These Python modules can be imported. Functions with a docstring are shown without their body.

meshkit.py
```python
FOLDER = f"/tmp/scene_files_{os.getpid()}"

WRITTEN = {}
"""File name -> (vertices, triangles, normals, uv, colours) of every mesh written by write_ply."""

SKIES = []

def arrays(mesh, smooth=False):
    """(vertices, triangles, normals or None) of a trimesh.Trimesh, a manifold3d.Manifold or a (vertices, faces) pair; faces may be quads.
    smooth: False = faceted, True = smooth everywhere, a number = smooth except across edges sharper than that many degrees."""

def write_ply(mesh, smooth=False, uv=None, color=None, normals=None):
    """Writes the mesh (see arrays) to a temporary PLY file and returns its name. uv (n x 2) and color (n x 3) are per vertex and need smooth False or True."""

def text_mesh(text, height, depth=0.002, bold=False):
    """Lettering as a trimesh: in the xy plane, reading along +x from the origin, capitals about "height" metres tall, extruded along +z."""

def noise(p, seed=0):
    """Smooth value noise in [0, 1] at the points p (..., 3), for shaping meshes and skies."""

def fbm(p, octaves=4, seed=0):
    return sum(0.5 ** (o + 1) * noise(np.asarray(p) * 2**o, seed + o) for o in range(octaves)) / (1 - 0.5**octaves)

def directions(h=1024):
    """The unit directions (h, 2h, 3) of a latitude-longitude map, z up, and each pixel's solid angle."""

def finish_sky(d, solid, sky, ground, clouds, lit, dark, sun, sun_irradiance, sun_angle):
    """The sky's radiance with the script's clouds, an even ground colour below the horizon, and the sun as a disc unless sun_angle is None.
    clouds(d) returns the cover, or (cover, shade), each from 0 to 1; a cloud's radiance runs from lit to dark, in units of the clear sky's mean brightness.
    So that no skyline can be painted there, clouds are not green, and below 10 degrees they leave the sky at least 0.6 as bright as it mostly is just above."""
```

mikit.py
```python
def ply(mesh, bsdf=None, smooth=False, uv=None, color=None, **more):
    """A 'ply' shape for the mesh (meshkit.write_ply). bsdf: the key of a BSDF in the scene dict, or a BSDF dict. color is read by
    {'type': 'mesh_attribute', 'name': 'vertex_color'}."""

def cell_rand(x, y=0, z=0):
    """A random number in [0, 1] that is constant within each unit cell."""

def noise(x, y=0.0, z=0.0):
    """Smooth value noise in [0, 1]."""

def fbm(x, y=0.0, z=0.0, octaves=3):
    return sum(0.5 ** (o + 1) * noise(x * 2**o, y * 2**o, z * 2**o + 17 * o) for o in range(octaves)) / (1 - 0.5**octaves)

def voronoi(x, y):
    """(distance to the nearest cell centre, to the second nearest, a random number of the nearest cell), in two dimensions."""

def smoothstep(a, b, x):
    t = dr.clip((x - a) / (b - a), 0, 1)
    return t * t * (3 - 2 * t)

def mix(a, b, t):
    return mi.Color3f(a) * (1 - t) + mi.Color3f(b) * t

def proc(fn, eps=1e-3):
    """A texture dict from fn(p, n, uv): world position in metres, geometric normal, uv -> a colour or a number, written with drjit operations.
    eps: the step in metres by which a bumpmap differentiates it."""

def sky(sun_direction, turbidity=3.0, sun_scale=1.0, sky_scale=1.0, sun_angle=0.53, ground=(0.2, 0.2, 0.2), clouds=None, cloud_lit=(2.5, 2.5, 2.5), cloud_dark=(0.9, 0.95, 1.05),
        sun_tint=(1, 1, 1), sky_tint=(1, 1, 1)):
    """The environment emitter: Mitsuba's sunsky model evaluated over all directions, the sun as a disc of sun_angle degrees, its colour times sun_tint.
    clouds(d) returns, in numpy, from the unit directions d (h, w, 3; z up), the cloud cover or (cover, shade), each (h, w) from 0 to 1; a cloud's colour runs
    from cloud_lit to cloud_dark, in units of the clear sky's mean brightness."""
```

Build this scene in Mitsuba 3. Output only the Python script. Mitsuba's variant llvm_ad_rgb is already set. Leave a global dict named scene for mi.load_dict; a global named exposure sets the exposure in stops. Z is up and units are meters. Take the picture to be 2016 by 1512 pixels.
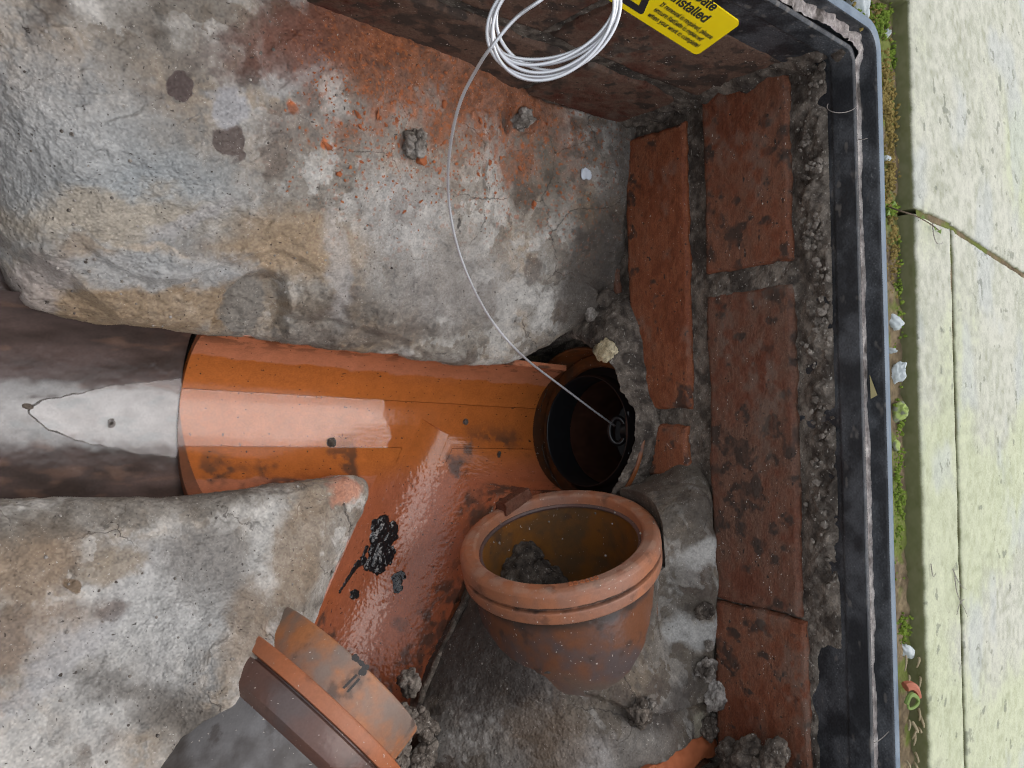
import math, random
import numpy as np, trimesh, mitsuba as mi, drjit as dr, mikit, meshkit
import manifold3d as m3
from scipy.spatial import cKDTree, ConvexHull
from mikit import noise, fbm, voronoi, smoothstep, mix, proc

# ------------------------------------------------------------------ camera, sky, exposure
# lengths in the script are millimetres; z = 0 is the top of the manhole frame, level with the paving
TH, F_PX, ROLL, H = math.radians(49.0), 1450.0, 0.027, 180.0
FW = np.array([math.cos(TH), 0, -math.sin(TH)])
_R0, _V0 = np.array([math.sin(TH), 0, math.cos(TH)]), np.array([0, 1.0, 0])
RT = _R0 * math.cos(ROLL) - _V0 * math.sin(ROLL)
UP = _V0 * math.cos(ROLL) + _R0 * math.sin(ROLL)
EYE = np.array([0, 0, H])
T = mi.ScalarTransform4f
scene, labels = {}, {}
scene['camera'] = {'type': 'perspective', 'fov': 2 * math.degrees(math.atan(1008 / F_PX)), 'fov_axis': 'x', 'near_clip': 0.01, 'far_clip': 400.0,
                   'to_world': T().look_at(origin=[0, 0, H / 1000], target=(EYE / 1000 + FW).tolist(), up=UP.tolist())}
SUN = (0.37, -0.03, 0.93)
def cover(d):
    n = meshkit.fbm(d * 2.2 + 5, 4, 3)
    s = np.clip((n - 0.35) / 0.35, 0, 1)
    return np.ones(d.shape[:2]), 0.55 * (1 - s)
scene['sky'] = mikit.sky(SUN, turbidity=4, sun_scale=0.30, sun_angle=44, sun_tint=(.86, .93, 1.12), clouds=cover, cloud_lit=(2.28, 2.4, 2.6), cloud_dark=(1.6, 1.66, 1.78), ground=(0.25, 0.25, 0.22))
exposure = 1.95

# ------------------------------------------------------------------ helpers
rng = np.random.default_rng(7)
def proj(p):
    q = np.asarray(p, float) - EYE
    d = q @ FW
    return np.stack([1008 + F_PX * (q @ RT) / d, 756 - F_PX * (q @ UP) / d], -1)
def ray(px, py):
    return FW + RT * ((np.asarray(px, float) - 1008) / F_PX)[..., None] + UP * ((756 - np.asarray(py, float)) / F_PX)[..., None]
def at(px, py, z=None, x=None, y=None, d=None):
    """the point in the chamber where the photograph's pixel meets a level, a plane, or a distance"""
    r = ray(px, py)
    t = (z - H) / r[..., 2] if z is not None else x / r[..., 0] if x is not None else y / r[..., 1] if y is not None else d
    return r * np.asarray(t)[..., None] + EYE
def fb(p, scale, octaves=3, seed=0):
    return meshkit.fbm(np.asarray(p, float) / scale + 31.7, octaves, seed) * 2 - 1
def sst(a, b, x):
    t = np.clip((x - a) / (b - a), 0, 1)
    return t * t * (3 - 2 * t)
def unit(v):
    v = np.asarray(v, float)
    return v / np.linalg.norm(v, axis=-1, keepdims=True)

_count = {}
def numbered(name):
    n = _count.get(name, 0)
    _count[name] = n + 1
    return name if n == 0 else f'{name}_{n:03d}'
def mesh_of(m):
    if hasattr(m, 'to_mesh'):
        k = m.to_mesh()
        return np.array(k.vert_properties[:, :3], float), np.array(k.tri_verts)
    if isinstance(m, trimesh.Trimesh):
        return np.array(m.vertices), np.array(m.faces)
    v, f = np.asarray(m[0], float), np.asarray(m[1], int)
    if f.shape[1] == 4:
        f = np.vstack([f[:, [0, 1, 2]], f[:, [0, 2, 3]]])
    return v, f
def put(name, m, bsdf, parent=None, smooth=True, label=None, cat=None, group=None, kind=None):
    v, f = mesh_of(m)
    key = numbered(f'{parent}__{name}' if parent else name)
    if smooth is True and len(v) < 16000 and name not in ('cable', 'ring_'):
        smooth = 38
    scene[key] = mikit.ply((v / 1000.0, f), 'mat_' + bsdf, smooth=smooth)
    tag(key, label, cat, group, kind)
    return key
def tag(key, label=None, cat=None, group=None, kind=None):
    d = {k: v for k, v in (('label', label), ('category', cat), ('group', group), ('kind', kind)) if v}
    if d:
        labels[key] = {**labels.get(key, {}), **d}
def thing(name, label, cat, group=None):
    key = numbered(name)
    tag(key, label, cat, group)
    return key
def join(ms):
    vs, fs, n = [], [], 0
    for m in ms:
        v, f = mesh_of(m)
        vs.append(v); fs.append(f + n); n += len(v)
    return np.vstack(vs), np.vstack(fs)
def grid_faces(nr, nc, wrap=False):
    r, c = np.meshgrid(np.arange(nr - 1), np.arange(nc if wrap else nc - 1), indexing='ij')
    a = r * nc + c; b = r * nc + (c + 1) % nc
    return np.stack([a, b, b + nc, a + nc], -1).reshape(-1, 4)
def facing(v, f, toward):
    """turn the sheet's faces so that on the whole they look towards a point or along a direction"""
    v, f = mesh_of((v, f))
    t = v[f]
    n = np.cross(t[:, 1] - t[:, 0], t[:, 2] - t[:, 0])
    return (v, f) if (n @ np.asarray(toward, float)).sum() > 0 else (v, f[:, ::-1])
def spline(pts, n, k=None):
    """n points along a smooth curve through pts, evenly spaced"""
    from scipy.interpolate import PchipInterpolator, CubicSpline
    p = np.asarray(pts, float)
    s = np.r_[0, np.cumsum(np.linalg.norm(np.diff(p[:, :3], axis=0), axis=1))]
    q = (CubicSpline if k == 'cubic' else PchipInterpolator)(s, p)(np.linspace(0, s[-1], max(n * 4, 200)))
    L = np.r_[0, np.cumsum(np.linalg.norm(np.diff(q[:, :3], axis=0), axis=1))]
    t = np.linspace(0, L[-1], n)
    return np.stack([np.interp(t, L, q[:, i]) for i in range(q.shape[1])], 1)
def frames(a):
    a = unit(a)
    u = unit(np.cross(a, [0, 0, 1.0] if abs(a[2]) < 0.9 else [1.0, 0, 0]))
    return a, u, np.cross(a, u)
def revolve(c, a, prof, n=160, jitter=None):
    """turn the outline prof [(along the axis, radius), ...] about the axis through c"""
    a, u, w = frames(a)
    t = np.linspace(0, 2 * math.pi, n, endpoint=False)
    p = np.asarray(prof, float)
    ring = np.cos(t)[:, None] * u + np.sin(t)[:, None] * w
    v = np.asarray(c) + p[:, 0][:, None, None] * a + p[:, 1][:, None, None] * ring[None]
    return v.reshape(-1, 3), grid_faces(len(p), n, True)[:, ::-1]
def bevel(prof, r=0.8):
    """cut the corners of an outline"""
    p = np.asarray(prof, float); out = [p[0]]
    for i in range(1, len(p) - 1):
        for q in (p[i - 1], p[i + 1]):
            d = q - p[i]; L = np.linalg.norm(d)
            out.append(p[i] + d / L * min(r, L * 0.45))
    out.append(p[-1])
    return np.array(out)
def tube(path, r, n=10, closed=False, twist=0.0, strands=0):
    p = np.asarray(path, float)
    t = unit(np.gradient(p, axis=0))
    u = np.zeros_like(p); u[0] = frames(t[0])[1]
    for i in range(1, len(p)):
        u[i] = unit(u[i - 1] - t[i] * (u[i - 1] @ t[i]))
    w = np.cross(t, u)
    s = np.r_[0, np.cumsum(np.linalg.norm(np.diff(p, axis=0), axis=1))]
    a = np.linspace(0, 2 * math.pi, n, endpoint=False)
    rr = np.full((len(p), n), 1.0) * np.broadcast_to(np.asarray(r, float), (len(p),))[:, None]
    if strands:
        rr = rr * (0.86 + 0.2 * np.abs(np.cos(strands / 2 * (a[None] - s[:, None] * twist))))
    v = p[:, None] + rr[..., None] * (np.cos(a)[None, :, None] * u[:, None] + np.sin(a)[None, :, None] * w[:, None])
    f = [grid_faces(len(p), n, True)]
    v = v.reshape(-1, 3)
    for c, k, fl in ((p[0], 0, 0), (p[-1], len(p) - 1, 1)):
        i = np.arange(n); q = np.stack([k * n + i, k * n + (i + 1) % n, np.full(n, len(v)), np.full(n, len(v))], 1)
        f.append(q[:, ::-1] if not fl else q); v = np.vstack([v, c])
    return v, np.vstack(f)
def lump(c, r, seed, rough=0.35, sub=3, squash=(1, 1, 1), n=None, detail=1.0):
    """an uneven lump of mortar or stone"""
    s = trimesh.creation.icosphere(subdivisions=sub)
    v = np.array(s.vertices)
    k = 1 + rough * fb(v, 0.9, 2, seed) + 0.5 * rough * detail * fb(v, 0.33, 2, seed + 9)
    v = v * k[:, None] * np.asarray(squash) * r
    g = np.random.default_rng(seed)
    q = trimesh.transformations.random_rotation_matrix(g.random(3))[:3, :3]
    if n is None:
        v = v @ q.T
    else:
        a, u, w = frames(n); ang = g.random() * 6.28
        e1, e2 = u * math.cos(ang) + w * math.sin(ang), -u * math.sin(ang) + w * math.cos(ang)
        v = v[:, :1] * e1 + v[:, 1:2] * e2 + v[:, 2:3] * a
    return v + np.asarray(c), np.array(s.faces)

def chip(c, r, seed, flat=.6, n=None):
    """an angular splinter of brick"""
    g = np.random.default_rng(seed)
    v = unit(g.normal(size=(11, 3))) * g.uniform(.75, 1.15, (11, 1)) * [g.uniform(1, 1.5), g.uniform(.7, 1), flat]
    hf = ConvexHull(v).simplices
    t3 = v[hf]
    hf = np.where((np.cross(t3[:, 1] - t3[:, 0], t3[:, 2] - t3[:, 0]) * t3.mean(1)).sum(1)[:, None] < 0, hf[:, ::-1], hf)
    a, u, w = frames(n if n is not None else (0, 0, 1.0)); t = g.random() * 6.28
    e1, e2 = u * math.cos(t) + w * math.sin(t), -u * math.sin(t) + w * math.cos(t)
    q = v * r
    return q[:, :1] * e1 + q[:, 1:2] * e2 + q[:, 2:3] * a + np.asarray(c), hf
def clod(c, r, seed, n=None, squash=(1, 1, .8), k=16):
    """a knobbly clod of mortar: grains stuck to a core"""
    g = np.random.default_rng(seed)
    ms = [lump(c, r * .78, seed, .55, 3, squash, n, 1.3)]
    a, u, w = frames(n if n is not None else (0, 0, 1.0))
    for i in range(k):
        d = unit(g.normal(size=3)); d = d if d @ a > -.3 else d - 2 * (d @ a) * a
        ms.append(lump(np.asarray(c) + d * r * g.uniform(.55, .85) * (1 - .25 * abs(d @ a)), r * g.uniform(.16, .38), seed * 31 + i, .55, 2))
    return join(ms)
# ------------------------------------------------------------------ materials
def mm(p): return p.x * 1000, p.y * 1000, p.z * 1000
def two(b): return {'type': 'twosided', 'b': b}
def bump(b, fn, scale=1.0, eps=2.5e-4): return {'type': 'bumpmap', 't': proc(fn, eps), 'scale': scale, 'b': b}
def pr(color, rough, spec=0.5, metallic=0.0, **k):
    c = proc(color) if callable(color) else {'type': 'rgb', 'value': list(color)}
    r = proc(rough) if callable(rough) else float(rough)
    return {'type': 'principled', 'base_color': c, 'roughness': r, 'specular': spec, 'metallic': metallic, **k}
C3 = mi.Color3f
def warp(x, y, z, s, a): 
    return x + (noise(x / s, y / s, z / s) - 0.5) * a, y + (noise(x / s + 31, y / s, z / s + 7) - 0.5) * a
def spots(P, list_, wx, wy, c, grain):
    """stains and patches of tone with a shape of their own: (x, y, rx, ry, turn, colour, strength, softness)"""
    for (x, y, rx, ry, rot, col, k, soft) in list_:
        cr, sr = math.cos(rot), math.sin(rot)
        dx, dy = wx - x, wy - y
        u, v = (dx * cr + dy * sr) / rx, (dy * cr - dx * sr) / ry
        d = dr.sqrt(u * u + v * v) + grain * 0.5
        c = mix(c, col, k * (1 - smoothstep(1 - soft, 1 + soft, d)))
    return c
def S(px, py, rx, ry, deg, col, k=0.9, soft=0.25, z=None):
    """a patch of colour where the photograph shows it, set down on the benching's slope"""
    p = at(px, py, z=-200 if z is None else z)
    if z is None:
        for _ in range(6):
            if p[1] > -15:
                t = min(max((p[1] - 24) / 172, 0), 1)
                h = -230 + (np.interp(p[0], [177, 320, 440], [-156, -181, -174]) + 230) * (1 - (1 - t) ** 1.75) + 3 * math.sin(math.pi * t)
            else:
                t = min(max((-52 - p[1]) / 216, 0), 1)
                h = -232 + 61 * (1 - (1 - t) ** 1.3)
            p = at(px, py, z=h)
    return (float(p[0]), float(p[1]), rx, ry, math.radians(deg), col, k, soft)
PALE, LILAC, DARK, UMBER, TAN, WARM, BLUE = (.47, .45, .415), (.38, .375, .38), (.080, .068, .060), (.125, .095, .075), (.36, .26, .165), (.38, .32, .24), (.34, .37, .38)
RED = (.32, .085, .030)
def concrete(list_, dust=False, seed=0.0, dark=0.0, warm=0.5, gain=1.0, flake=.62):
    def col(p, n, uv):
        x, y, z = mm(p)
        big = fbm(x / 70 + seed, y / 70, z / 70, 3)
        mid = fbm(x / 21 + seed, y / 21 + 9, z / 21, 4)
        fine = fbm(x / 4.2, y / 4.2, z / 4.2 + seed, 3)
        g = noise(x / 0.9, y / 0.9, z / 0.9)
        g2 = noise(x / 0.45 + 40, y / 0.45, z / 0.45)
        wx, wy = warp(x, y, z, 9.0, 9.0)
        wx, wy = wx + (noise(x / 2.2, y / 2.2, z / 2.2) - .5) * 3, wy + (noise(x / 2.2 + 5, y / 2.2, z / 2.2 + 5) - .5) * 3
        c = mix((.165, .138, .11), (.50, .48, .44), smoothstep(.28, .68, mid * .55 + big * .45 - dark))
        c = mix(c, TAN, warm * smoothstep(.50, .66, fbm(x / 33 + 60 + seed, y / 33, z / 33, 3)) * smoothstep(.25, .6, fine))
        c = mix(c, PALE, .75 * smoothstep(.53, .66, mid * .6 + fine * .4) * smoothstep(.4, .6, big + .1 - dark))
        vein = smoothstep(.56, .72, fbm((x + y * .6) / 5 + seed, (y - x * .25) / 17, z / 9, 4))
        c = mix(c, (.56, .54, .50), .55 * vein * smoothstep(.4, .58, big))
        c = mix(c, (.07, .058, .048), .5 * smoothstep(.58, .70, fbm(x / 9 + 80 + seed, y / 9, z / 9, 4)))
        c = mix(c, UMBER, .75 * smoothstep(.60, .68, fbm(x / 26 + 17 + seed, y / 26, z / 26 + 5, 4) + dark * .3))
        fk = fbm(x / 16 + 140 + seed, y / 16, z / 40, 5)
        c = mix(c, (.56, .54, .50), flake * smoothstep(.545, .575, fk) * smoothstep(.42, .56, big))
        c = mix(c, (.17, .135, .10), flake * smoothstep(.455, .42, fk) * smoothstep(.38, .56, mid))
        v1, v2, vr = voronoi((x + (mid - .5) * 26 + (fine - .5) * 5) / 62 + seed, (y + (big - .5) * 40 + (fine - .5) * 5) / 54)
        c = mix(c, (.05, .042, .036), .75 * (1 - smoothstep(.004, .016, v2 - v1)) * smoothstep(.47, .60, fbm(x / 48 + 210 + seed, y / 48, z / 48, 2)))
        c = spots(None, list_, wx, wy, c, fine - .5)
        if dust:
            e = smoothstep(128, 178, y + (mid - .5) * 95 + (fine - .5) * 45) * smoothstep(150, 215, x + (mid - .5) * 60) * (1 - smoothstep(335, 395, x + (big - .5) * 90))
            c = mix(c, mix((.13, .055, .030), (.33, .115, .050), fine), .9 * e)
            k = smoothstep(.735, .78, noise(x / 1.7 + 3, y / 1.7, z / 1.7)) * smoothstep(60, 150, y + (mid - .5) * 60) * smoothstep(120, 230, x)
            c = mix(c, (.36, .11, .04), .7 * k)
            c = mix(c, (.07, .058, .05), .75 * smoothstep(385, 432, x + (fine - .5) * 34 + (mid - .5) * 30))  # benching darker towards the right-hand wall
        c = c * (.60 + .52 * fine + .48 * (g - .30)) * gain
        c = mix(c, (.62, .60, .56), .85 * smoothstep(.86, .93, g2) * smoothstep(.45, .6, fine))
        c = mix(c, (.045, .038, .033), .8 * smoothstep(.88, .94, noise(x / 1.3 + 70, y / 1.3, z / 1.3)))
        return c
    return col
def rough_relief(a=0.35, s=1.4):
    def fn(p, n, uv):
        x, y, z = mm(p)
        return .001 * a * (noise(x / s, y / s, z / s) + .5 * noise(x / (s * .45) + 8, y / (s * .45), z / (s * .45)) + 1.6 * fbm(x / (s * 4), y / (s * 4), z / (s * 4), 2))
    return fn
relief = rough_relief(.85, 1.2)
relief_mortar = rough_relief(.95, 1.5)
relief_brick = rough_relief(.42, 1.1)

SP_TOP = [S(893, 448, 2.2, 4.2, 0, (.03, .025, .022), .95, .25), S(640, 55, 46, 16, 22, (.12, .085, .068), .8, .45), S(600, 130, 9, 22, 10, (.10, .085, .075), .75, .3), S(720, 240, 20, 22, 0, (.15, .115, .09), .6, .5), S(850, 300, 40, 22, 0, (.22, .165, .125), .6, .5), S(330, 330, 60, 34, 10, (.31, .30, .28), .5, .6), S(120, 330, 30, 60, 80, BLUE, .5, .5), S(330, 380, 34, 14, 10, BLUE, .45, .6),  # first patch: shade of a small pit, put into the colour
          S(365, 167, 6, 4.5, 0, (.10, .075, .07), .95, .12), S(452, 285, 5.5, 11, 20, (.12, .095, .085), .95, .15), S(460, 205, 10, 8, 15, LILAC, .9, .18),
          S(560, 135, 20, 10, 25, (.40, .40, .385), .85, .25), S(590, 95, 20, 9, 30, (.14, .115, .10), .75, .35), S(500, 85, 34, 10, 28, (.15, .12, .105), .65, .4),
          S(490, 130, 5, 9, 0, (.09, .075, .065), .8, .3), S(580, 212, 2.8, 5, 20, (.55, .15, .045), .95, .3), S(640, 290, 2.4, 4, 0, (.50, .15, .05), .9, .3), S(540, 320, 6, 8, 0, (.17, .135, .11), .8, .2),
          S(690, 60, 60, 18, 25, (.24, .075, .04), .6, .5), S(580, 250, 20, 10, 20, (.15, .115, .095), .6, .4),
          S(600, 480, 42, 16, 5, TAN, .75, .4), S(330, 600, 60, 14, 3, (.31, .22, .135), .75, .4), S(190, 500, 14, 6, -10, (.29, .21, .135), .6, .4), S(350, 495, 32, 3.0, -8, (.48, .40, .31), .8, .4),
          S(330, 530, 42, 9, 5, (.36, .365, .36), .8, .35), S(250, 420, 46, 9, 8, WARM, .7, .4), S(380, 430, 20, 5, 25, LILAC, .6, .4),
          S(490, 600, 11, 17, 0, (.20, .185, .165), .9, .25), S(60, 570, 20, 13, 40, (.33, .29, .265), .8, .3), S(880, 560, 62, 26, 0, (.38, .365, .345), .55, .5), S(790, 420, 30, 24, 10, (.40, .385, .365), .6, .5),
          S(1150, 520, 26, 40, 0, (.085, .073, .064), .75, .5), S(700, 660, 80, 7, 4, (.15, .125, .105), .7, .5), S(60, 200, 40, 26, 0, (.36, .36, .35), .6, .5), S(660, 520, 30, 7, -70, (.44, .42, .40), .6, .4)]  # darker patches by the right-hand wall and along the channel edge
SP_LOW = [S(60, 1100, 20, 18, 20, (.27, .20, .14), .85, .3), S(330, 1160, 42, 25, 0, (.43, .425, .41), .8, .35), S(420, 1110, 26, 22, -15, (.17, .155, .14), .75, .4), S(90, 1240, 24, 14, 0, (.26, .20, .155), .7, .35),
          S(250, 1300, 46, 26, 20, (.45, .445, .425), .75, .4), S(520, 1090, 9, 26, -20, (.50, .49, .46), .7, .45), S(220, 1110, 14, 8, 0, (.27, .21, .145), .7, .3), S(140, 1142, 3, 4, 0, (.20, .14, .09), .9, .2), S(590, 1080, 16, 36, -25, (.28, .215, .155), .8, .4),
          S(250, 1000, 80, 9, 0, (.155, .135, .112), .75, .5), S(680, 965, 12, 8, 0, (.52, .24, .155), .85, .3), S(470, 1230, 12, 22, -30, (.27, .21, .155), .75, .4), S(210, 1200, 7, 6, 0, (.14, .11, .095), .8, .3), S(460, 960, 50, 5, 2, (.13, .11, .09), .6, .5), S(350, 1400, 50, 9, -35, (.13, .115, .10), .7, .5), S(100, 1320, 30, 8, 30, LILAC, .5, .4)]
SP_MOUND = [S(1340, 1080, 9, 21, 85, (.58, .56, .52), .9, .4, -135), S(1335, 1230, 9, 24, 85, (.55, .54, .51), .85, .4, -135), S(1040, 1440, 14, 18, 20, (.48, .46, .44), .75, .5, -190), S(925, 1290, 34, 38, 0, (.075, .062, .054), .88, .5, -200),  # pale stripes along the bulge, dark patch left of the socket pipe
            S(1000, 1420, 16, 22, 0, (.21, .155, .11), .7, .5, -190), S(1150, 1420, 28, 12, 0, (.27, .25, .225), .7, .5, -170), S(1365, 1420, 8, 10, 0, (.42, .38, .29), .85, .25, -125), S(1180, 1340, 30, 10, 10, (.09, .078, .07), .75, .5, -180), S(1290, 1000, 26, 9, 0, (.10, .085, .07), .6, .5, -140)]
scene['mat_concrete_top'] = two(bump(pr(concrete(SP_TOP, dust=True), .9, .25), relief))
scene['mat_concrete_low'] = two(bump(pr(concrete(SP_LOW, seed=7.3, warm=.45), .9, .25), relief))
scene['mat_concrete_mound'] = two(bump(pr(concrete(SP_MOUND, seed=3.1, dark=.28, warm=.3, gain=.70, flake=.3), .75, .4), relief))

def mortar_col(lo, hi, white=.5):
    def col(p, n, uv):
        x, y, z = mm(p)
        a, f, g = fbm(x / 24, y / 24, z / 24, 3), fbm(x / 5, y / 5, z / 5 + 3, 3), noise(x / .8, y / .8, z / .8)
        c = mix(lo, hi, smoothstep(.3, .7, a * .5 + f * .5))
        c = mix(c, (.055, .045, .038), .8 * smoothstep(.55, .68, fbm(x / 15 + 9, y / 15, z / 15, 4)))
        c = mix(c, (.50, .47, .42), white * smoothstep(.80, .92, noise(x / 1.2 + 50, y / 1.2, z / 1.2)))
        return c * (.45 + .62 * f + .65 * (g - .25))
    return col
scene['mat_mortar'] = two(bump(pr(mortar_col((.062, .050, .041), (.20, .168, .138)), .95, .2), relief_mortar))
scene['mat_mortar_bed'] = two(bump(pr(mortar_col((.09, .074, .06), (.27, .235, .20), .7), .95, .2), relief_mortar))
scene['mat_mortar_dark'] = two(bump(pr(mortar_col((.050, .040, .033), (.16, .132, .107)), .9, .25), relief_mortar))
scene['mat_mortar_lump'] = two(bump(pr(mortar_col((.14, .12, .10), (.37, .34, .31), .8), .95, .2), relief_mortar))
scene['mat_yellow_stone'] = two(bump(pr(mortar_col((.50, .42, .26), (.66, .58, .40), .4), .9, .2), relief))

def brick_col(soot, red=(.345, .098, .042), seed=0.0, film=.5):
    def col(p, n, uv):
        x, y, z = mm(p)
        a, f, g = fbm(x / 45 + seed, y / 45, z / 45, 3), fbm(x / 6, y / 6, z / 6 + seed, 4), noise(x / .75, y / .75, z / .75)
        drag = fbm(x / 1.5, y / 8, z / 1.5, 2)
        c = mix((red[0] * .62, red[1] * .55, red[2] * .55), red, smoothstep(.25, .72, f * .5 + a * .5))
        c = mix(c, (.125, .078, .056), film * smoothstep(.36, .66, a * .6 + f * .4 + soot))
        c = c * (.58 + .42 * drag + .55 * (g - .25))
        sk = fbm(x / 11 + 4 + seed, y / 9 + 2, z / 11, 5)
        c = mix(c, (.036, .027, .022), .84 * smoothstep(.575, .675, sk * .8 + .2 * f + soot * .6 + .42 * (a - .5)) * (.55 + .45 * smoothstep(.3, .6, f)))
        c = mix(c, (.03, .022, .018), .9 * smoothstep(.80, .88, noise(x / 2.1 + 8, y / 2.1, z / 2.1)) * smoothstep(.45, .6, f))
        c = mix(c, (.17, .14, .115), .34 * smoothstep(.56, .74, fbm(x / 24 + 50 + seed, y / 30, z / 24, 4)) * smoothstep(.3, .6, f))
        c = mix(c, (.62, .56, .50), .9 * smoothstep(.88, .94, noise(x / 1.05 + 20, y / 1.05, z / 1.05)) * smoothstep(.48, .58, f))
        return c
    return col
scene['mat_brick_red'] = two(bump(pr(brick_col(-.05, (.285, .092, .040), 0.0, .3), .7, .3), relief_brick))
scene['mat_brick_mid'] = two(bump(pr(brick_col(.01, (.245, .084, .041), 5.0, .5), .72, .3), relief_brick))
scene['mat_brick_sooty'] = two(bump(pr(brick_col(.04, (.20, .074, .041), 11.0, .7), .75, .3), relief_brick))
scene['mat_brick_black'] = two(bump(pr(brick_col(.10, (.13, .043, .026), 17.0, .9), .75, .3), relief_brick))
scene['mat_brick_crumb'] = two(pr(lambda p, n, uv: mix((.24, .075, .035), (.44, .15, .065), noise(p.x * 400, p.y * 400, p.z * 400)), .9, .2))

# --- orange plastic of the channel: dull and pale where dry, dark and glossy where water has run
def wetness(x, y, z):
    w = noise(x / 11, y / 11, z / 11) * 4 + noise(x / 3, y / 3, z / 3) * 1.3
    return 1 - smoothstep(-259.0, -257.6, z + w - 3)
def channel_col(p, n, uv):
    x, y, z = mm(p)
    f, g = fbm(x / 7, y / 7, z / 7, 3), noise(x / .8, y / .8, z / .8)
    a = fbm(x / 28, y / 28, z / 28, 3)
    w = wetness(x, y, z)
    c = mix((.46, .175, .095), (.40, .135, .06), a)
    c = mix(c, (.40, .118, .028), w)
    c = mix(c, (.10, .045, .028), .85 * (1 - smoothstep(135.6, 136.2, x + (y + 14) * .085)))
    br = smoothstep(-48, -75, y)
    c = mix(c, mix((.36, .10, .035), (.34, .115, .065), a), br)
    c = c * (.80 + .22 * f + .22 * (g - .4))
    mud = smoothstep(.575, .68, fbm(x / 30 + 3, y / 30 + 8, z / 30, 4) + .16 * smoothstep(-60, -215, y) * smoothstep(250, 330, x - y * .5 - 40)) * smoothstep(-24, -50, y)
    c = mix(c, (.05, .036, .028), .82 * mud * smoothstep(.3, .55, f))
    c = mix(c, (.05, .03, .02), .8 * smoothstep(.55, .66, fbm(x / 12, y / 6 + 4, z / 6, 4)) * smoothstep(-256, -236, z))
    c = mix(c, (.03, .022, .018), .9 * smoothstep(.885, .93, noise(x / 1.6 + 9, y / 1.6, z / 1.6)))
    c = mix(c, (.65, .55, .5), .7 * smoothstep(.93, .97, noise(x / 1.0 + 44, y / 1.0, z / 1.0)) * br)
    return c
def channel_rough(p, n, uv):
    x, y, z = mm(p)
    w = wetness(x, y, z)
    br = smoothstep(-48, -70, y)
    return dr.lerp(mi.Float(.42), mi.Float(.16), w) * (1 - br) + br * (.11 + .20 * noise(x / 14, y / 14, z / 14))
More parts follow.
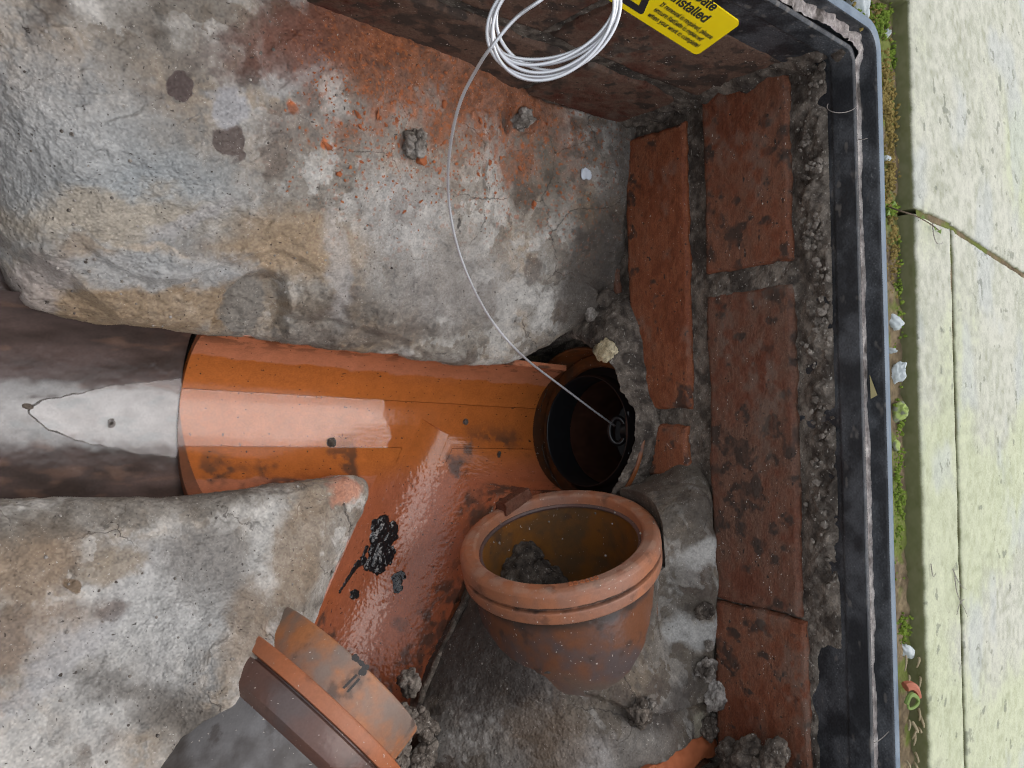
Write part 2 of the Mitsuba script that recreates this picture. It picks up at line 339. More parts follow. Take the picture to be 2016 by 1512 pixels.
def channel_bump(p, n, uv):
    x, y, z = mm(p)
    br = smoothstep(-48, -66, y)
    return .001 * (.05 * noise(x / 2.2, y / 2.2, z / 2.2) + br * .55 * fbm(x / 2.6, y / 2.6, z / 2.6, 2) + .05 * (1 - wetness(x, y, z)) * noise(x / .9, y / .9, z / .9))
scene['mat_channel_plastic'] = two(bump(pr(channel_col, channel_rough, .5), channel_bump))

UA, UC, US = None, np.array([344.6, -101.1, -173.6]), 1.04   # the socket pipe: its rim's centre, the way it opens, its size against a 128 mm rim
UA = np.array([math.cos(math.radians(9)) * math.cos(math.radians(107)), math.cos(math.radians(9)) * math.sin(math.radians(107)), math.sin(math.radians(9))])
_ax, _cx = [float(t) for t in UA], [float(t) for t in UC]
def pipe_plastic(clean, dirt, k, seed, grime=False):
    def col(p, n, uv):
        x, y, z = mm(p)
        a, f, g = fbm(x / 30 + seed, y / 30, z / 30, 3), fbm(x / 8 + seed, y / 8, z / 8, 4), noise(x / .7, y / .7, z / .7)
        c = mix(clean, (clean[0] * .8, clean[1] * .72, clean[2] * .6), f)
        c = mix(c, dirt, k * smoothstep(.36, .66, a * .6 + f * .4))
        c = mix(c, (.06, .045, .038), .7 * smoothstep(.62, .76, fbm(x / 10 + 30 + seed, y / 10, z / 10, 5)) * k)
        c = mix(c, (.66, .58, .52), .9 * smoothstep(.895, .94, noise(x / 1.25 + 12, y / 1.25, z / 1.25)) * smoothstep(.4, .6, f))
        if grime:
            al = (x - _cx[0]) * _ax[0] + (y - _cx[1]) * _ax[1] + (z - _cx[2]) * _ax[2]
            q = al + (f - .5) * 3
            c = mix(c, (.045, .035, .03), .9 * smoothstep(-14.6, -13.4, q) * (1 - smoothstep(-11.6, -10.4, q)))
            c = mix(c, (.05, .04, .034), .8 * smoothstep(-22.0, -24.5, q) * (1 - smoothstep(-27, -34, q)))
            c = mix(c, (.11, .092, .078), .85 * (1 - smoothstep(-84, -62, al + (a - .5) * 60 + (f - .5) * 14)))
            c = mix(c, (.55, .40, .31), .22 * smoothstep(-2.4, -.4, al + (f - .5) * 2.5) * smoothstep(.42, .6, f))
        return c * (.86 + .2 * f + .16 * (g - .4))
    return col
def scuff(p, n, uv):
    x, y, z = mm(p)
    return .001 * (.12 * noise(x / 2.4, y / 2.4, z / 2.4) + .06 * noise(x / .8, y / .8, z / .8))
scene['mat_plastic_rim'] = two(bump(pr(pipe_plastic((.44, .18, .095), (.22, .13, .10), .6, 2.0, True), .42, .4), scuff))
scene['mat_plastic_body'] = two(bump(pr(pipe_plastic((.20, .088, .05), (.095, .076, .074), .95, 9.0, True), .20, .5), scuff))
scene['mat_plastic_inside'] = two(bump(pr(pipe_plastic((.27, .115, .030), (.11, .075, .045), .8, 14.0), .35, .4), scuff))
scene['mat_plastic_outlet'] = two(bump(pr(pipe_plastic((.20, .066, .022), (.07, .04, .026), .8, 14.0), .3, .4), scuff))
scene['mat_plastic_spigot'] = two(bump(pr(pipe_plastic((.50, .205, .085), (.20, .175, .155), .85, 21.0), .5, .35), scuff))
scene['mat_plastic_collar'] = two(bump(pr(pipe_plastic((.47, .165, .075), (.30, .15, .10), .4, 27.0), .45, .35), scuff))
scene['mat_plastic_brown'] = two(bump(pr(pipe_plastic((.15, .085, .072), (.10, .082, .080), .7, 33.0), .27, .45), scuff))
scene['mat_plastic_grey'] = two(bump(pr(pipe_plastic((.10, .09, .087), (.23, .225, .225), .8, 38.0), .30, .45), scuff))
scene['mat_black_print'] = two(pr((.035, .03, .028), .6))

def clay_col(p, n, uv):
    x, y, z = mm(p)
    a, f, g = fbm(x / 40, y / 12, z / 12, 3), fbm(x / 9, y / 6, z / 6, 3), noise(x / .9, y / .9, z / .9)
    c = mix((.048, .034, .029), (.10, .070, .062), smoothstep(.3, .7, a))
    c = mix(c, (.17, .10, .07), .5 * smoothstep(.55, .7, fbm(x / 20 + 4, y / 8, z / 8, 3)))
    scale_ = 1 - smoothstep(.9, 3.4, z + 274.6 - (135 - x) * .061 + (f - .5) * 4) 
    c = mix(c, mix((.24, .232, .225), (.44, .44, .43), f), .85 * scale_ * smoothstep(.25, .5, f + .25))
    c = mix(c, (.22, .24, .24), .6 * scale_ * smoothstep(.50, .68, fbm(x / 11, y / 5 + 7, z / 5, 3)))
    return c * (.8 + .3 * f + .2 * (g - .4))
scene['mat_clay_glazed'] = two(bump(pr(clay_col, lambda p, n, uv: .22 + .25 * noise(p.x * 90, p.y * 90, p.z * 90), .5), lambda p, n, uv: .001 * (.16 * noise(p.x * 450, p.y * 450, p.z * 450) + .3 * fbm(p.x * 120, p.y * 120, p.z * 120, 2))))
scene['mat_clay_shard'] = two(bump(pr(lambda p, n, uv: mix((.32, .085, .032), (.48, .16, .07), fbm(p.x * 250, p.y * 250, p.z * 250, 3)), .7, .3), relief_brick))
scene['mat_water_sheet'] = {'type': 'thindielectric', 'int_ior': 1.31}
scene['mat_black_rubber'] = two(pr((.012, .012, .013), .22, .5))
scene['mat_black_plastic_lid'] = two(pr((.007, .0065, .0065), .45, .25))
scene['mat_wet_brown'] = two(bump(pr(lambda p, n, uv: mix((.022, .011, .008), (.075, .032, .020), fbm(p.x * 90, p.y * 140, p.z * 140, 3)), .22, .5), scuff))
scene['mat_black_sludge'] = two(bump(pr((.012, .012, .013), .16, .6), lambda p, n, uv: .001 * .5 * fbm(p.x * 600, p.y * 600, p.z * 600, 2)))
scene['mat_steel_wire'] = two(pr((.70, .71, .73), .34, .5, .65))

def frame_col(p, n, uv):
    x, y, z = mm(p)
    f, g = fbm(x / 14, y / 14, z / 14, 4), noise(x / .8, y / .8, z / .8)
    c = mix((.017, .019, .022), (.062, .066, .072), smoothstep(.35, .75, f)) * (.6 + .8 * g)
    c = mix(c, (.20, .19, .18), .6 * smoothstep(.86, .95, g) * smoothstep(.4, .6, f))
    c = mix(c, (.16, .145, .13), .5 * smoothstep(.66, .80, fbm(x / 5 + 8, y / 9, z / 5, 3)))
    return c
scene['mat_frame_plastic'] = two(bump(pr(frame_col, lambda p, n, uv: .34 + .2 * noise(p.x * 120, p.y * 120, p.z * 120), .45), lambda p, n, uv: .001 * (.10 * noise(p.x * 900, p.y * 900, p.z * 900) + .25 * noise(p.x * 130, p.y * 130, p.z * 130))))
scene['mat_frame_top'] = two(bump(pr(lambda p, n, uv: mix((.07, .10, .135), (.17, .215, .26), fbm(p.x * 120, p.y * 60, p.z * 120, 3)), .4, .5), lambda p, n, uv: .001 * (.12 * noise(p.x * 700, p.y * 700, p.z * 700))))  # blue sky sheen on the weathered top edge is painted into this colour
scene['mat_silt'] = two(bump(pr(mortar_col((.23, .20, .19), (.42, .385, .36), .3), .95, .2), relief_mortar))

def slab_col(p, n, uv):
    x, y, z = mm(p)
    a, b, f = fbm(x / 90, y / 90, z / 90, 4), fbm(x / 26 + 5, y / 30, z / 26, 4), fbm(x / 5, y / 5, z / 5, 3)
    g = noise(x / .9, y / 1.0, z / .9)
    c = mix((.375, .38, .30), (.455, .45, .375), smoothstep(.3, .65, b * .5 + f * .5))
    c = mix(c, (.42, .455, .26), .5 * smoothstep(.40, .66, a + .25 * (f - .5) + .10 * smoothstep(20, -150, y)))
    c = mix(c, (.40, .42, .415), .45 * smoothstep(.55, .68, fbm(x / 40 + 12, y / 60 + 3, z / 40, 4)))
    c = mix(c, (.14, .15, .12), .6 * smoothstep(.66, .72, fbm(x / 9 + 40, y / 9, z / 9, 4)))
    c = c * (.82 + .20 * f + .26 * (g - .3))
    side = 1 - smoothstep(3.8, 6.0, z + (f - .5) * 1.5)
    c = mix(c, mix((.085, .095, .028), (.16, .15, .075), f), .93 * side)
    return c
scene['mat_paving_stone'] = two(bump(pr(slab_col, .92, .2), rough_relief(.28, 1.1)))
def soil_col(p, n, uv):
    x, y, z = mm(p)
    f, a = fbm(x / 4, y / 4, z / 4, 3), fbm(x / 20, y / 20, z / 20, 3)
    c = mix((.07, .052, .035), (.24, .185, .11), f)
    return mix(c, (.12, .16, .03), .75 * smoothstep(.47, .6, a))
scene['mat_soil'] = two(bump(pr(soil_col, .95, .15), relief_mortar))
scene['mat_moss_green'] = two(pr(lambda p, n, uv: mix((.05, .085, .012), (.24, .33, .05), fbm(p.x * 300, p.y * 300, p.z * 300, 2)), .9, .2))
scene['mat_moss_ochre'] = two(pr(lambda p, n, uv: mix((.12, .085, .025), (.34, .26, .09), fbm(p.x * 300, p.y * 300, p.z * 300, 2)), .9, .2))
scene['mat_white_stone'] = two(bump(pr(lambda p, n, uv: mix((.32, .36, .36), (.54, .58, .58), fbm(p.x * 350, p.y * 350, p.z * 350, 3)), .6, .4), scuff))
scene['mat_mossy_stone'] = two(bump(pr(lambda p, n, uv: mix((.20, .21, .15), (.32, .40, .12), smoothstep(.4, .6, fbm(p.x * 250, p.y * 250, p.z * 250, 3))), .8, .3), scuff))
scene['mat_straw'] = two(pr((.30, .245, .15), .8))
scene['mat_root'] = two(pr((.085, .06, .035), .9))
scene['mat_leaf_dry'] = two(pr((.26, .22, .10), .7))
scene['mat_leaf_stalk'] = two(pr((.34, .10, .05), .6))
scene['mat_sprout_green'] = two(pr((.15, .22, .05), .7))
scene['mat_hair'] = two(pr((.20, .18, .16), .5))
scene['mat_paint_flake'] = two(pr((.55, .60, .66), .5))
scene['mat_sign_yellow'] = two(pr((.74, .55, .004), .32, .5))
scene['mat_sign_black'] = two(pr((.02, .018, .02), .4, .4))
scene['mat_ground_mat'] = two(pr(lambda p, n, uv: mix((.16, .17, .10), (.30, .29, .22), fbm(p.x * 3, p.y * 3, 0, 4)), .95, .2))
# ------------------------------------------------------------------ the chamber's measures
XW, YT, YB, XL = 434.0, 193.0, -264.0, -175.0       # inner faces of the four brick walls
AX0, AZ = np.array([135.0, -14.0, -224.0]), math.radians(-4.85)
AX = np.array([math.cos(AZ), math.sin(AZ), 0.0])     # axis of the main channel
RC = 49.0
ZWATER = -224 - RC + 3.0
BR0, BRD = np.array([286.0, -83.0, -223.0]), unit([-0.49, -0.872, 0.02])
def axis_y(x): return AX0[1] + (x - AX0[0]) * math.tan(AZ)

# ------------------------------------------------------------------ ground and paving (structure)
G = 60000.0
def slab_mesh(poly, z0, z1, cell=3.0, rough=0.5, edge=1.6):
    """a stone slab: uneven top, worn arris, sides"""
    import shapely
    from shapely.geometry import Polygon
    P = Polygon(poly)
    out = []
    ring = np.array(P.exterior.coords)[:-1]
    if not P.exterior.is_ccw: ring = ring[::-1]
    # ring resampled
    pts = []
    for a, b in zip(ring, np.roll(ring, -1, 0)):
        n = max(2, min(160, int(np.linalg.norm(b - a) / cell)))
        pts.append(a + (b - a) * (np.arange(n) / n)[:, None])
    pts = np.vstack(pts)
    t = unit(np.roll(pts, -1, 0) - np.roll(pts, 1, 0)); nrm = np.stack([t[:, 1], -t[:, 0]], 1)
    q3 = np.c_[pts, np.zeros(len(pts))]
    w = fb(q3, 9, 3, 5) * .8 + fb(q3, 30, 2, 6) * .5
    rows = []
    for off, z in ((0, z0), (0, z1 - 3.0), (-0.3, z1 - 1.2), (-1.2, z1 - 0.2), (-3.0, z1)):
        e = pts + nrm * (off + w - .9)[:, None]
        zz = z + fb(q3 + [0, 0, z], 6, 2, 7) * rough * (0.9 if z > z0 else 0)
        rows.append(np.c_[e, zz])
    n = len(pts)
    v = np.vstack(rows); f = grid_faces(5, n, True)
    f3 = np.vstack([f[:, [0, 1, 2]], f[:, [0, 2, 3]]])
    inner = rows[-1]
    Q = Polygon(inner[:, :2])
    if not Q.is_valid: Q = Q.buffer(0)
    xs = Q.bounds
    near = shapely.box(150, -420, 860, 420).intersection(Q.buffer(-2.5))
    extra = np.zeros((0, 2))
    if not near.is_empty:
        bx = near.bounds
        gx, gy = np.meshgrid(np.arange(bx[0], bx[2], 4.0), np.arange(bx[1], bx[3], 4.0))
        gp = np.c_[gx.ravel(), gy.ravel()] + rng.uniform(-.8, .8, (gx.size, 2))
        extra = gp[shapely.contains_xy(near, gp[:, 0], gp[:, 1])]
    from scipy.spatial import Delaunay
    allp = np.vstack([inner[:, :2], extra])
    tri = Delaunay(allp).simplices
    cen = allp[tri].mean(1)
    tri = tri[shapely.contains_xy(Q, cen[:, 0], cen[:, 1])]
    p3 = np.c_[allp, np.zeros(len(allp))]
    z = z1 + (fb(p3, 22, 3, 8) * .9 + fb(p3, 5, 2, 9) * .35) * rough
    z[:n] = inner[:, 2]
    d = allp[tri]; cr = (d[:, 1] - d[:, 0])[:, 0] * (d[:, 2] - d[:, 0])[:, 1] - (d[:, 1] - d[:, 0])[:, 1] * (d[:, 2] - d[:, 0])[:, 0]
    tri = np.where((cr < 0)[:, None], tri[:, ::-1], tri)
    return np.vstack([v, np.c_[allp, z]]), np.vstack([f3, tri + len(v)])

def rect_ring(x0, x1, y0, y1, X0, X1, Y0, Y1, z):
    v = np.array([(X0, Y0, z), (X1, Y0, z), (X1, Y1, z), (X0, Y1, z), (x0, y0, z), (x1, y0, z), (x1, y1, z), (x0, y1, z)], float)
    return v, np.array([(0, 1, 5, 4), (1, 2, 6, 5), (2, 3, 7, 6), (3, 0, 4, 7)])
put('ground', rect_ring(XL - 80, XW + 80, YB - 80, YT + 80, -G, G, -G, G, -26.0), 'ground_mat', smooth=False, kind='structure')
XE, YE = 477.0, YT + 31.0                             # the paving's edges towards the frame
JX = 538.0
tag('pavement', label='pale weathered paving with green algae to the right of the black frame', kind='structure')
slabs = [[(XE, -700), (JX - 1.2, -700), (JX - 1.2, 95), (XE, 97.3)],
         [(JX + 1.2, -700), (1300, -700), (1300, 39.5), (705, 74.5), (JX + 1.2, 94.5)],
         [(XE, 99), (JX - 1, 97), (JX - 1, 96), (705, 76), (1300, 41), (1300, 700), (430, 700), (430, YE), (XE, YE)],
         [(XL - 420, YE), (427, YE), (427, 700), (XL - 420, 700)],
         [(XL - 420, YE - 4), (XL - 420, -700), (XL - 34, -700), (XL - 34, YE - 4)],
         [(XL - 30, -700), (XE - 4, -700), (XE - 4, YB - 34), (XL - 30, YB - 34)]]
for s in slabs:
    put('slab', slab_mesh(s, -24, 6.0), 'paving_stone', 'pavement', smooth=38)
# dirt that fills the joint between frame and paving
def sheet(x0, x1, y0, y1, cell, zf):
    nx, ny = max(2, int((x1 - x0) / cell)), max(2, int((y1 - y0) / cell))
    X, Y = np.meshgrid(np.linspace(x0, x1, nx), np.linspace(y0, y1, ny))
    P = np.stack([X, Y, np.zeros_like(X)], -1).reshape(-1, 3)
    P[:, 2] = zf(P)
    return facing(P, grid_faces(ny, nx), (0, 0, 1))
soil_z = lambda P: -4.5 + fb(P, 7, 3, 21) * 3.0 + fb(P, 24, 2, 22) * 2.0
put('joint_soil', join([sheet(XW + 14, XE + 3, -420, YT + 40, 1.3, soil_z), sheet(XL - 40, XW + 18, YT + 20, YT + 40, 2.5, soil_z), sheet(XL - 40, XL - 20, -310, YT + 20, 4, soil_z), sheet(XL - 20, XW + 18, YB - 40, YB - 20, 4, soil_z)]),
    'soil', kind='structure')

put('joint_fill', join([sheet(XE + 6, 1300, 20, 115, 6, lambda P: 4.3 + fb(P, 8, 2, 3) * 1.0), sheet(JX - 6, JX + 6, -690, 100, 2, lambda P: 3.6 + fb(P, 6, 2, 4) * 1.2)]), 'soil', kind='structure')

# concrete base under the chamber
put('chamber_floor', sheet(XL - 60, XW + 60, YB - 60, YT + 60, 20, lambda P: P[:, 0] * 0 - 292.0), 'mortar_dark', kind='structure')

# ------------------------------------------------------------------ manhole frame
def frame_loop(off, z, corner=6.0, n=7, wob=0.0):
    """a rounded rectangle around the opening, off mm outside it"""
    x0, x1, y0, y1 = XL - off, XW + off, YB - off, YT - 5 + off
    r = corner + max(off, 0) * .55
    out = []
    for cx, cy, a0 in ((x1 - r, y1 - r, 0), (x0 + r, y1 - r, 90), (x0 + r, y0 + r, 180), (x1 - r, y0 + r, 270)):
        for k in range(n):
            a = math.radians(a0 + 90 * k / (n - 1))
            out.append((cx + r * math.cos(a), cy + r * math.sin(a), z))
    p = np.array(out)
    q = np.roll(p, -1, 0); pts = []
    for a, b in zip(p, q):
        m = max(1, int(np.linalg.norm(b - a) / 4.0))
        pts.append(a + (b - a) * (np.arange(m) / m)[:, None])
    return np.vstack(pts)
def frame_strip(prof, wob=0.25, seed=1):
    rows = [frame_loop(o, z) for o, z in prof]
    m = min(len(r) for r in rows)
    base = rows[0]
    out = []
    for r in rows:                                            # same number of points on every loop
        L = np.r_[0, np.cumsum(np.linalg.norm(np.diff(np.vstack([r, r[:1]]), axis=0), axis=1))]
        rr = np.vstack([r, r[:1]])
        n = 1400
        # corner-wise correspondence through the angle-free parameter of each quarter
        t = np.linspace(0, L[-1], n, endpoint=False)
        out.append(np.stack([np.interp(t, L, rr[:, i]) for i in range(3)], 1))
    v = np.vstack(out)
    v = v + np.stack([fb(v, 60, 2, seed), fb(v, 60, 2, seed + 1), fb(v, 60, 2, seed + 2)], 1) * wob
    return v, grid_faces(len(prof), 1400, True)
fr = thing('manhole_frame', 'black plastic inspection cover frame with a silty groove around the opening', 'manhole frame')
put('inner_lip', frame_strip(bevel([(5.0, -60), (1.5, -24), (0, -22.5), (0, -9.6), (2.8, -9.2), (3.0, -17)], .7)), 'frame_plastic', fr)
put('outer_rim', frame_strip(bevel([(2.9, -16.5), (8.6, -16), (9.4, -1.4), (9.9, -.5)], .5), seed=5), 'frame_plastic', fr)
put('top_edge', frame_strip(bevel([(9.9, -.5), (11, 0.3), (15.6, 0.0), (16.4, -1.5), (16.8, -30)], .7), seed=5), 'frame_top', fr, label='weathered top edge of the frame with a blue grey sky sheen in its colour')
gv, gf = frame_strip([(2.6, -11), (4.4, -10.4), (6.4, -10.6), (9.6, -10)], seed=9)
rows = gv.reshape(4, -1, 3)
def silt_mesh():
    fine = []
    for k in range(9):
        t = k / 8 * 3; i = min(int(t), 2); fine.append(rows[i] * (1 - (t - i)) + rows[i + 1] * (t - i))
    v = np.vstack(fine)
    heap = sst(300, 425, v[:, 0]) * sst(YT - 16, YT - 2, v[:, 1]) * 5.0
    v[:, 2] += fb(v, 5, 3, 41) * 1.3 + fb(v, 26, 2, 42) * 1.6 + heap * (0.7 + 0.6 * fb(v, 5, 2, 43))
    return v, grid_faces(9, 1400, True)
put('silt', silt_mesh(), 'silt', fr, label='grey silt lying in the groove of the frame')

# ------------------------------------------------------------------ brick walls
def brick(fmap, a0, a1, z0, z1, proud, seed, wear=1.0, cell=1.5, depth=14):
    """a worn brick: face from a0..a1 along the wall and z0..z1 in height, standing proud of the mortar by the given depth"""
    na, nz = max(8, int((a1 - a0) / cell)), max(8, int((z1 - z0) / cell))
    A, Z = np.meshgrid(np.linspace(-1, 1, na), np.linspace(-1, 1, nz))
    ha, hz = (a1 - a0) / 2, (z1 - z0) / 2
    q = np.stack([A * ha + seed * 50, Z * hz, A * 0], -1)
    ea = ha + fb(np.stack([Z * hz, A * 0 + seed * 9 + np.sign(A) * 40, A * 0], -1), 12, 3, seed) * 1.6 * wear
    ez = hz + fb(np.stack([A * ha, Z * 0 + seed * 7 + np.sign(Z) * 40, A * 0], -1), 14, 3, seed + 3) * 1.5 * wear
    # distance from the edge; corners rounded
    dx, dz = np.clip((1 - np.abs(A)) * ha, 0, None), np.clip((1 - np.abs(Z)) * hz, 0, None)
    e = np.minimum(dx, dz)
    rr = 3.0 + 1.5 * fb(q, 18, 2, seed + 4)
    drop = np.where(e < rr, rr - np.sqrt(np.maximum(rr ** 2 - (rr - e) ** 2, 0)), 0)
    chip = np.clip(fb(q, 9, 3, seed + 5) - .52 + .28 * np.exp(-e / 4), 0, 1) * 5.0 * wear
    d = proud - drop + fb(q, 30, 2, seed + 6) * .9 * wear + fb(q, 7, 3, seed + 7) * .5 - np.minimum(chip, 3) - np.clip(fb(q, 3.4, 2, seed + 8) - .42, 0, 1) * 2.6
    P = fmap((a0 + a1) / 2 + A * ea, (z0 + z1) / 2 + Z * ez, d)
    v = P.reshape(-1, 3)
    per = np.r_[np.arange(na), (np.arange(1, nz)) * na + na - 1, (nz - 1) * na + np.arange(na - 2, -1, -1), np.arange(nz - 2, 0, -1) * na]
    back = fmap(((a0 + a1) / 2 + A * ea * .99).reshape(-1)[per], ((z0 + z1) / 2 + Z * ez * .99).reshape(-1)[per], np.full(len(per), -depth))
    n = len(per); i = np.arange(n)
    side = np.stack([per[i], per[(i + 1) % n], len(v) + (i + 1) % n, len(v) + i], 1)
    return np.vstack([v, back]), np.vstack([grid_faces(nz, na), side])
def mortar_sheet(fmap, a0, a1, z0, z1, dfun, cell=1.25):
    na, nz = int((a1 - a0) / cell), int((z1 - z0) / cell)
    A, Z = np.meshgrid(np.linspace(a0, a1, na), np.linspace(z0, z1, nz))
    v = fmap(A, Z, dfun(A, Z)).reshape(-1, 3)
    return v, grid_faces(nz, na)
right = lambda a, z, d: np.stack([XW - d, a + 0 * d, z + 0 * d], -1)
top = lambda a, z, d: np.stack([a + 0 * d, YT - d, z + 0 * d], -1)
bottom = lambda a, z, d: np.stack([a + 0 * d, YB + d, z + 0 * d], -1)
left = lambda a, z, d: np.stack([XL + d, a + 0 * d, z + 0 * d], -1)
def face(m, toward): return facing(*m, toward)

# right-hand wall
w = thing('brick_wall', 'red brick chamber wall with sooty joints below the long right edge of the frame', 'brick wall')
def d_right(A, Z):
    q = np.stack([A, Z, A * 0], -1)
    d = -2.6 + fb(q, 16, 3, 51) * 2.4 + fb(q, 4.5, 3, 52) * 1.7 + fb(q, 1.9, 2, 50) * .5
    bed = sst(-50, -42, Z)                                    # rough bedding mortar below the frame
    lumpy = np.clip(fb(q, 13, 3, 53) + .15, 0, 1) * 10 * sst(-46, -36, Z) * (1 - sst(-29, -21, Z)) * sst(-150, -90, A) * (1 - sst(150, 185, A))
    d = d + bed * (1.0 + fb(q, 9, 3, 54) * 2.5) + lumpy + np.clip(fb(q, 4, 3, 56), 0, 1) * 5 * (lumpy > 1)
    void = sst(-46, -38, Z + fb(q, 12, 2, 55) * 5) * sst(-160, -205, A)
    d = d - void * (22 + 14 * fb(q, 20, 3, 57)) + np.clip(fb(q, 22, 3, 58) - .05, 0, 1) * 38 * void
    d = np.where(Z > -29, np.minimum(d, 2.5 - (Z + 29) * 1.6), d)
    d = d + 7 * np.exp(-((A - 58 + 0.0) / 9) ** 2) * sst(-120, -105, Z) * (1 - sst(-52, -46, Z)) * .55
    return d
def bore(m):
    """leave out what the outlet pipe's hole takes away"""
    v, f = mesh_of(m)
    c = v[f].mean(1)
    return v, f[np.hypot(c[:, 1] - axis_y(430), c[:, 2] + 222) > 64]
put('mortar', bore(mortar_sheet(right, YB - 6, YT + 6, -285, -12, d_right)), 'mortar', w, kind='stuff')
SB = 1
def rb(a0, a1, z0, z1, proud, mat, wear=1.0):
    global SB
    SB += 1
    put('brick', bore(brick(right, a0, a1, z0, z1, proud, SB, wear * 1.5)), mat, w)
rb(72, 196, -113, -50, 1.5, 'brick_mid'); rb(-150, 58, -113, -50, 2.5, 'brick_sooty'); rb(-254, -151.6, -114, -47, 2.0, 'brick_mid'); rb(-300, -258, -113, -50, 0, 'brick_sooty')
rb(-21, 181, -181, -127, 2.0, 'brick_red'); rb(-70, -33, -170, -131, 2.5, 'brick_red', 1.6)
rb(60, 200, -256, -192, 0, 'brick_sooty'); rb(-290, -110, -256, -192, 0, 'brick_sooty')
# crumbly clusters of bedding mortar squeezed out below the frame
g = np.random.default_rng(17); ms = []
for px, py, sx, sy, n in ((1600, 165, 9, 16, 26), (1585, 270, 10, 24, 34), (1600, 330, 9, 16, 30), (1592, 400, 12, 14, 34), (1605, 445, 11, 18, 60), (1590, 470, 9, 10, 30), (1620, 545, 9, 16, 40), (1632, 580, 6, 10, 26), (1615, 625, 12, 16, 40), (1630, 660, 6, 12, 24), (1600, 700, 14, 20, 30), (1610, 790, 10, 22, 30), (1625, 850, 8, 12, 18), (1605, 930, 10, 24, 20), (1600, 1010, 12, 24, 18), (1630, 1120, 6, 30, 16)):
    for k in range(n // 2):
        q = at(px + g.normal(0, sx), py + g.normal(0, sy), x=XW - g.uniform(-1, 5))
        if q[2] < -27: ms.append(lump(q, .5 + 2.0 * g.random() ** 2, int(g.integers(1e6)), .75, 2, (1, 1, 1)))
put('mortar_crumbs', join(ms), 'mortar_bed', w, smooth=50, kind='stuff')
# wall along the top of the picture
w = thing('brick_wall', 'blackened brick chamber wall behind the hanging wire coil', 'brick wall')
def d_top(A, Z):
    q = np.stack([A, Z, A * 0 + 77], -1)
    d = -1.2 + fb(q, 16, 3, 61) * 1.8 + fb(q, 4.5, 3, 62) * 1.1
    d = d + sst(-46, -36, Z) * (1.5 + fb(q, 9, 3, 64) * 3)
    d = d + 12 * np.exp(-((XW - A) / 14) ** 2) * (.5 + .7 * fb(q, 10, 3, 65))       # dirt packed in the corner
    return d
put('mortar', face(mortar_sheet(top, XL - 6, XW + 4, -285, -12, d_top), (0, -1, 0)), 'mortar_dark', w, kind='stuff')
for a0, a1, z0, z1, pd, m in ((288, 428, -112, -46, 1.6, 'brick_black'), (66, 281, -111, -45, 2.2, 'brick_black'), (-152, 58, -112, -46, 1, 'brick_sooty'),
                              (330, 424, -180, -122, 1.6, 'brick_black'), (164, 322, -183, -121, 2.4, 'brick_black'), (-60, 156, -182, -120, 1, 'brick_sooty'), (-170, -68, -182, -120, 1, 'brick_sooty')):
    SB += 1
    put('brick', face(brick(top, a0, a1, z0, z1, pd, SB, 1.2), (0, -1, 0)), m, w)
# the two walls behind the viewer
for name, fmap, a0, a1, toward, lab in (('brick_wall', bottom, XL, XW, (0, 1, 0), 'brick chamber wall beyond the lower edge of the picture, behind the two pipe ends'), ('brick_wall', left, YB, YT, (1, 0, 0), 'brick chamber wall beyond the left edge of the picture, behind the brown channel')):
    w = thing(name, lab, 'brick wall')
    put('mortar', face(mortar_sheet(fmap, a0 - 6, a1 + 6, -285, -12, lambda A, Z: -2 + fb(np.stack([A, Z, A * 0], -1), 12, 3, 71) * 2, 4.0), toward), 'mortar_dark', w, kind='stuff')
    for k in range(3):
        a = a0 + (0 if k % 2 else -100)
        while a < a1:
            b0, b1 = max(a, a0), min(a + 212, a1)
            if b1 - b0 > 25:
                SB += 1
                put('brick', face(brick(fmap, b0, b1, -112 - 70 * k, -50 - 70 * k, 1.5, SB, 1.0, 4.0), toward), 'brick_sooty' if SB % 3 else 'brick_mid', w)
            a += 222
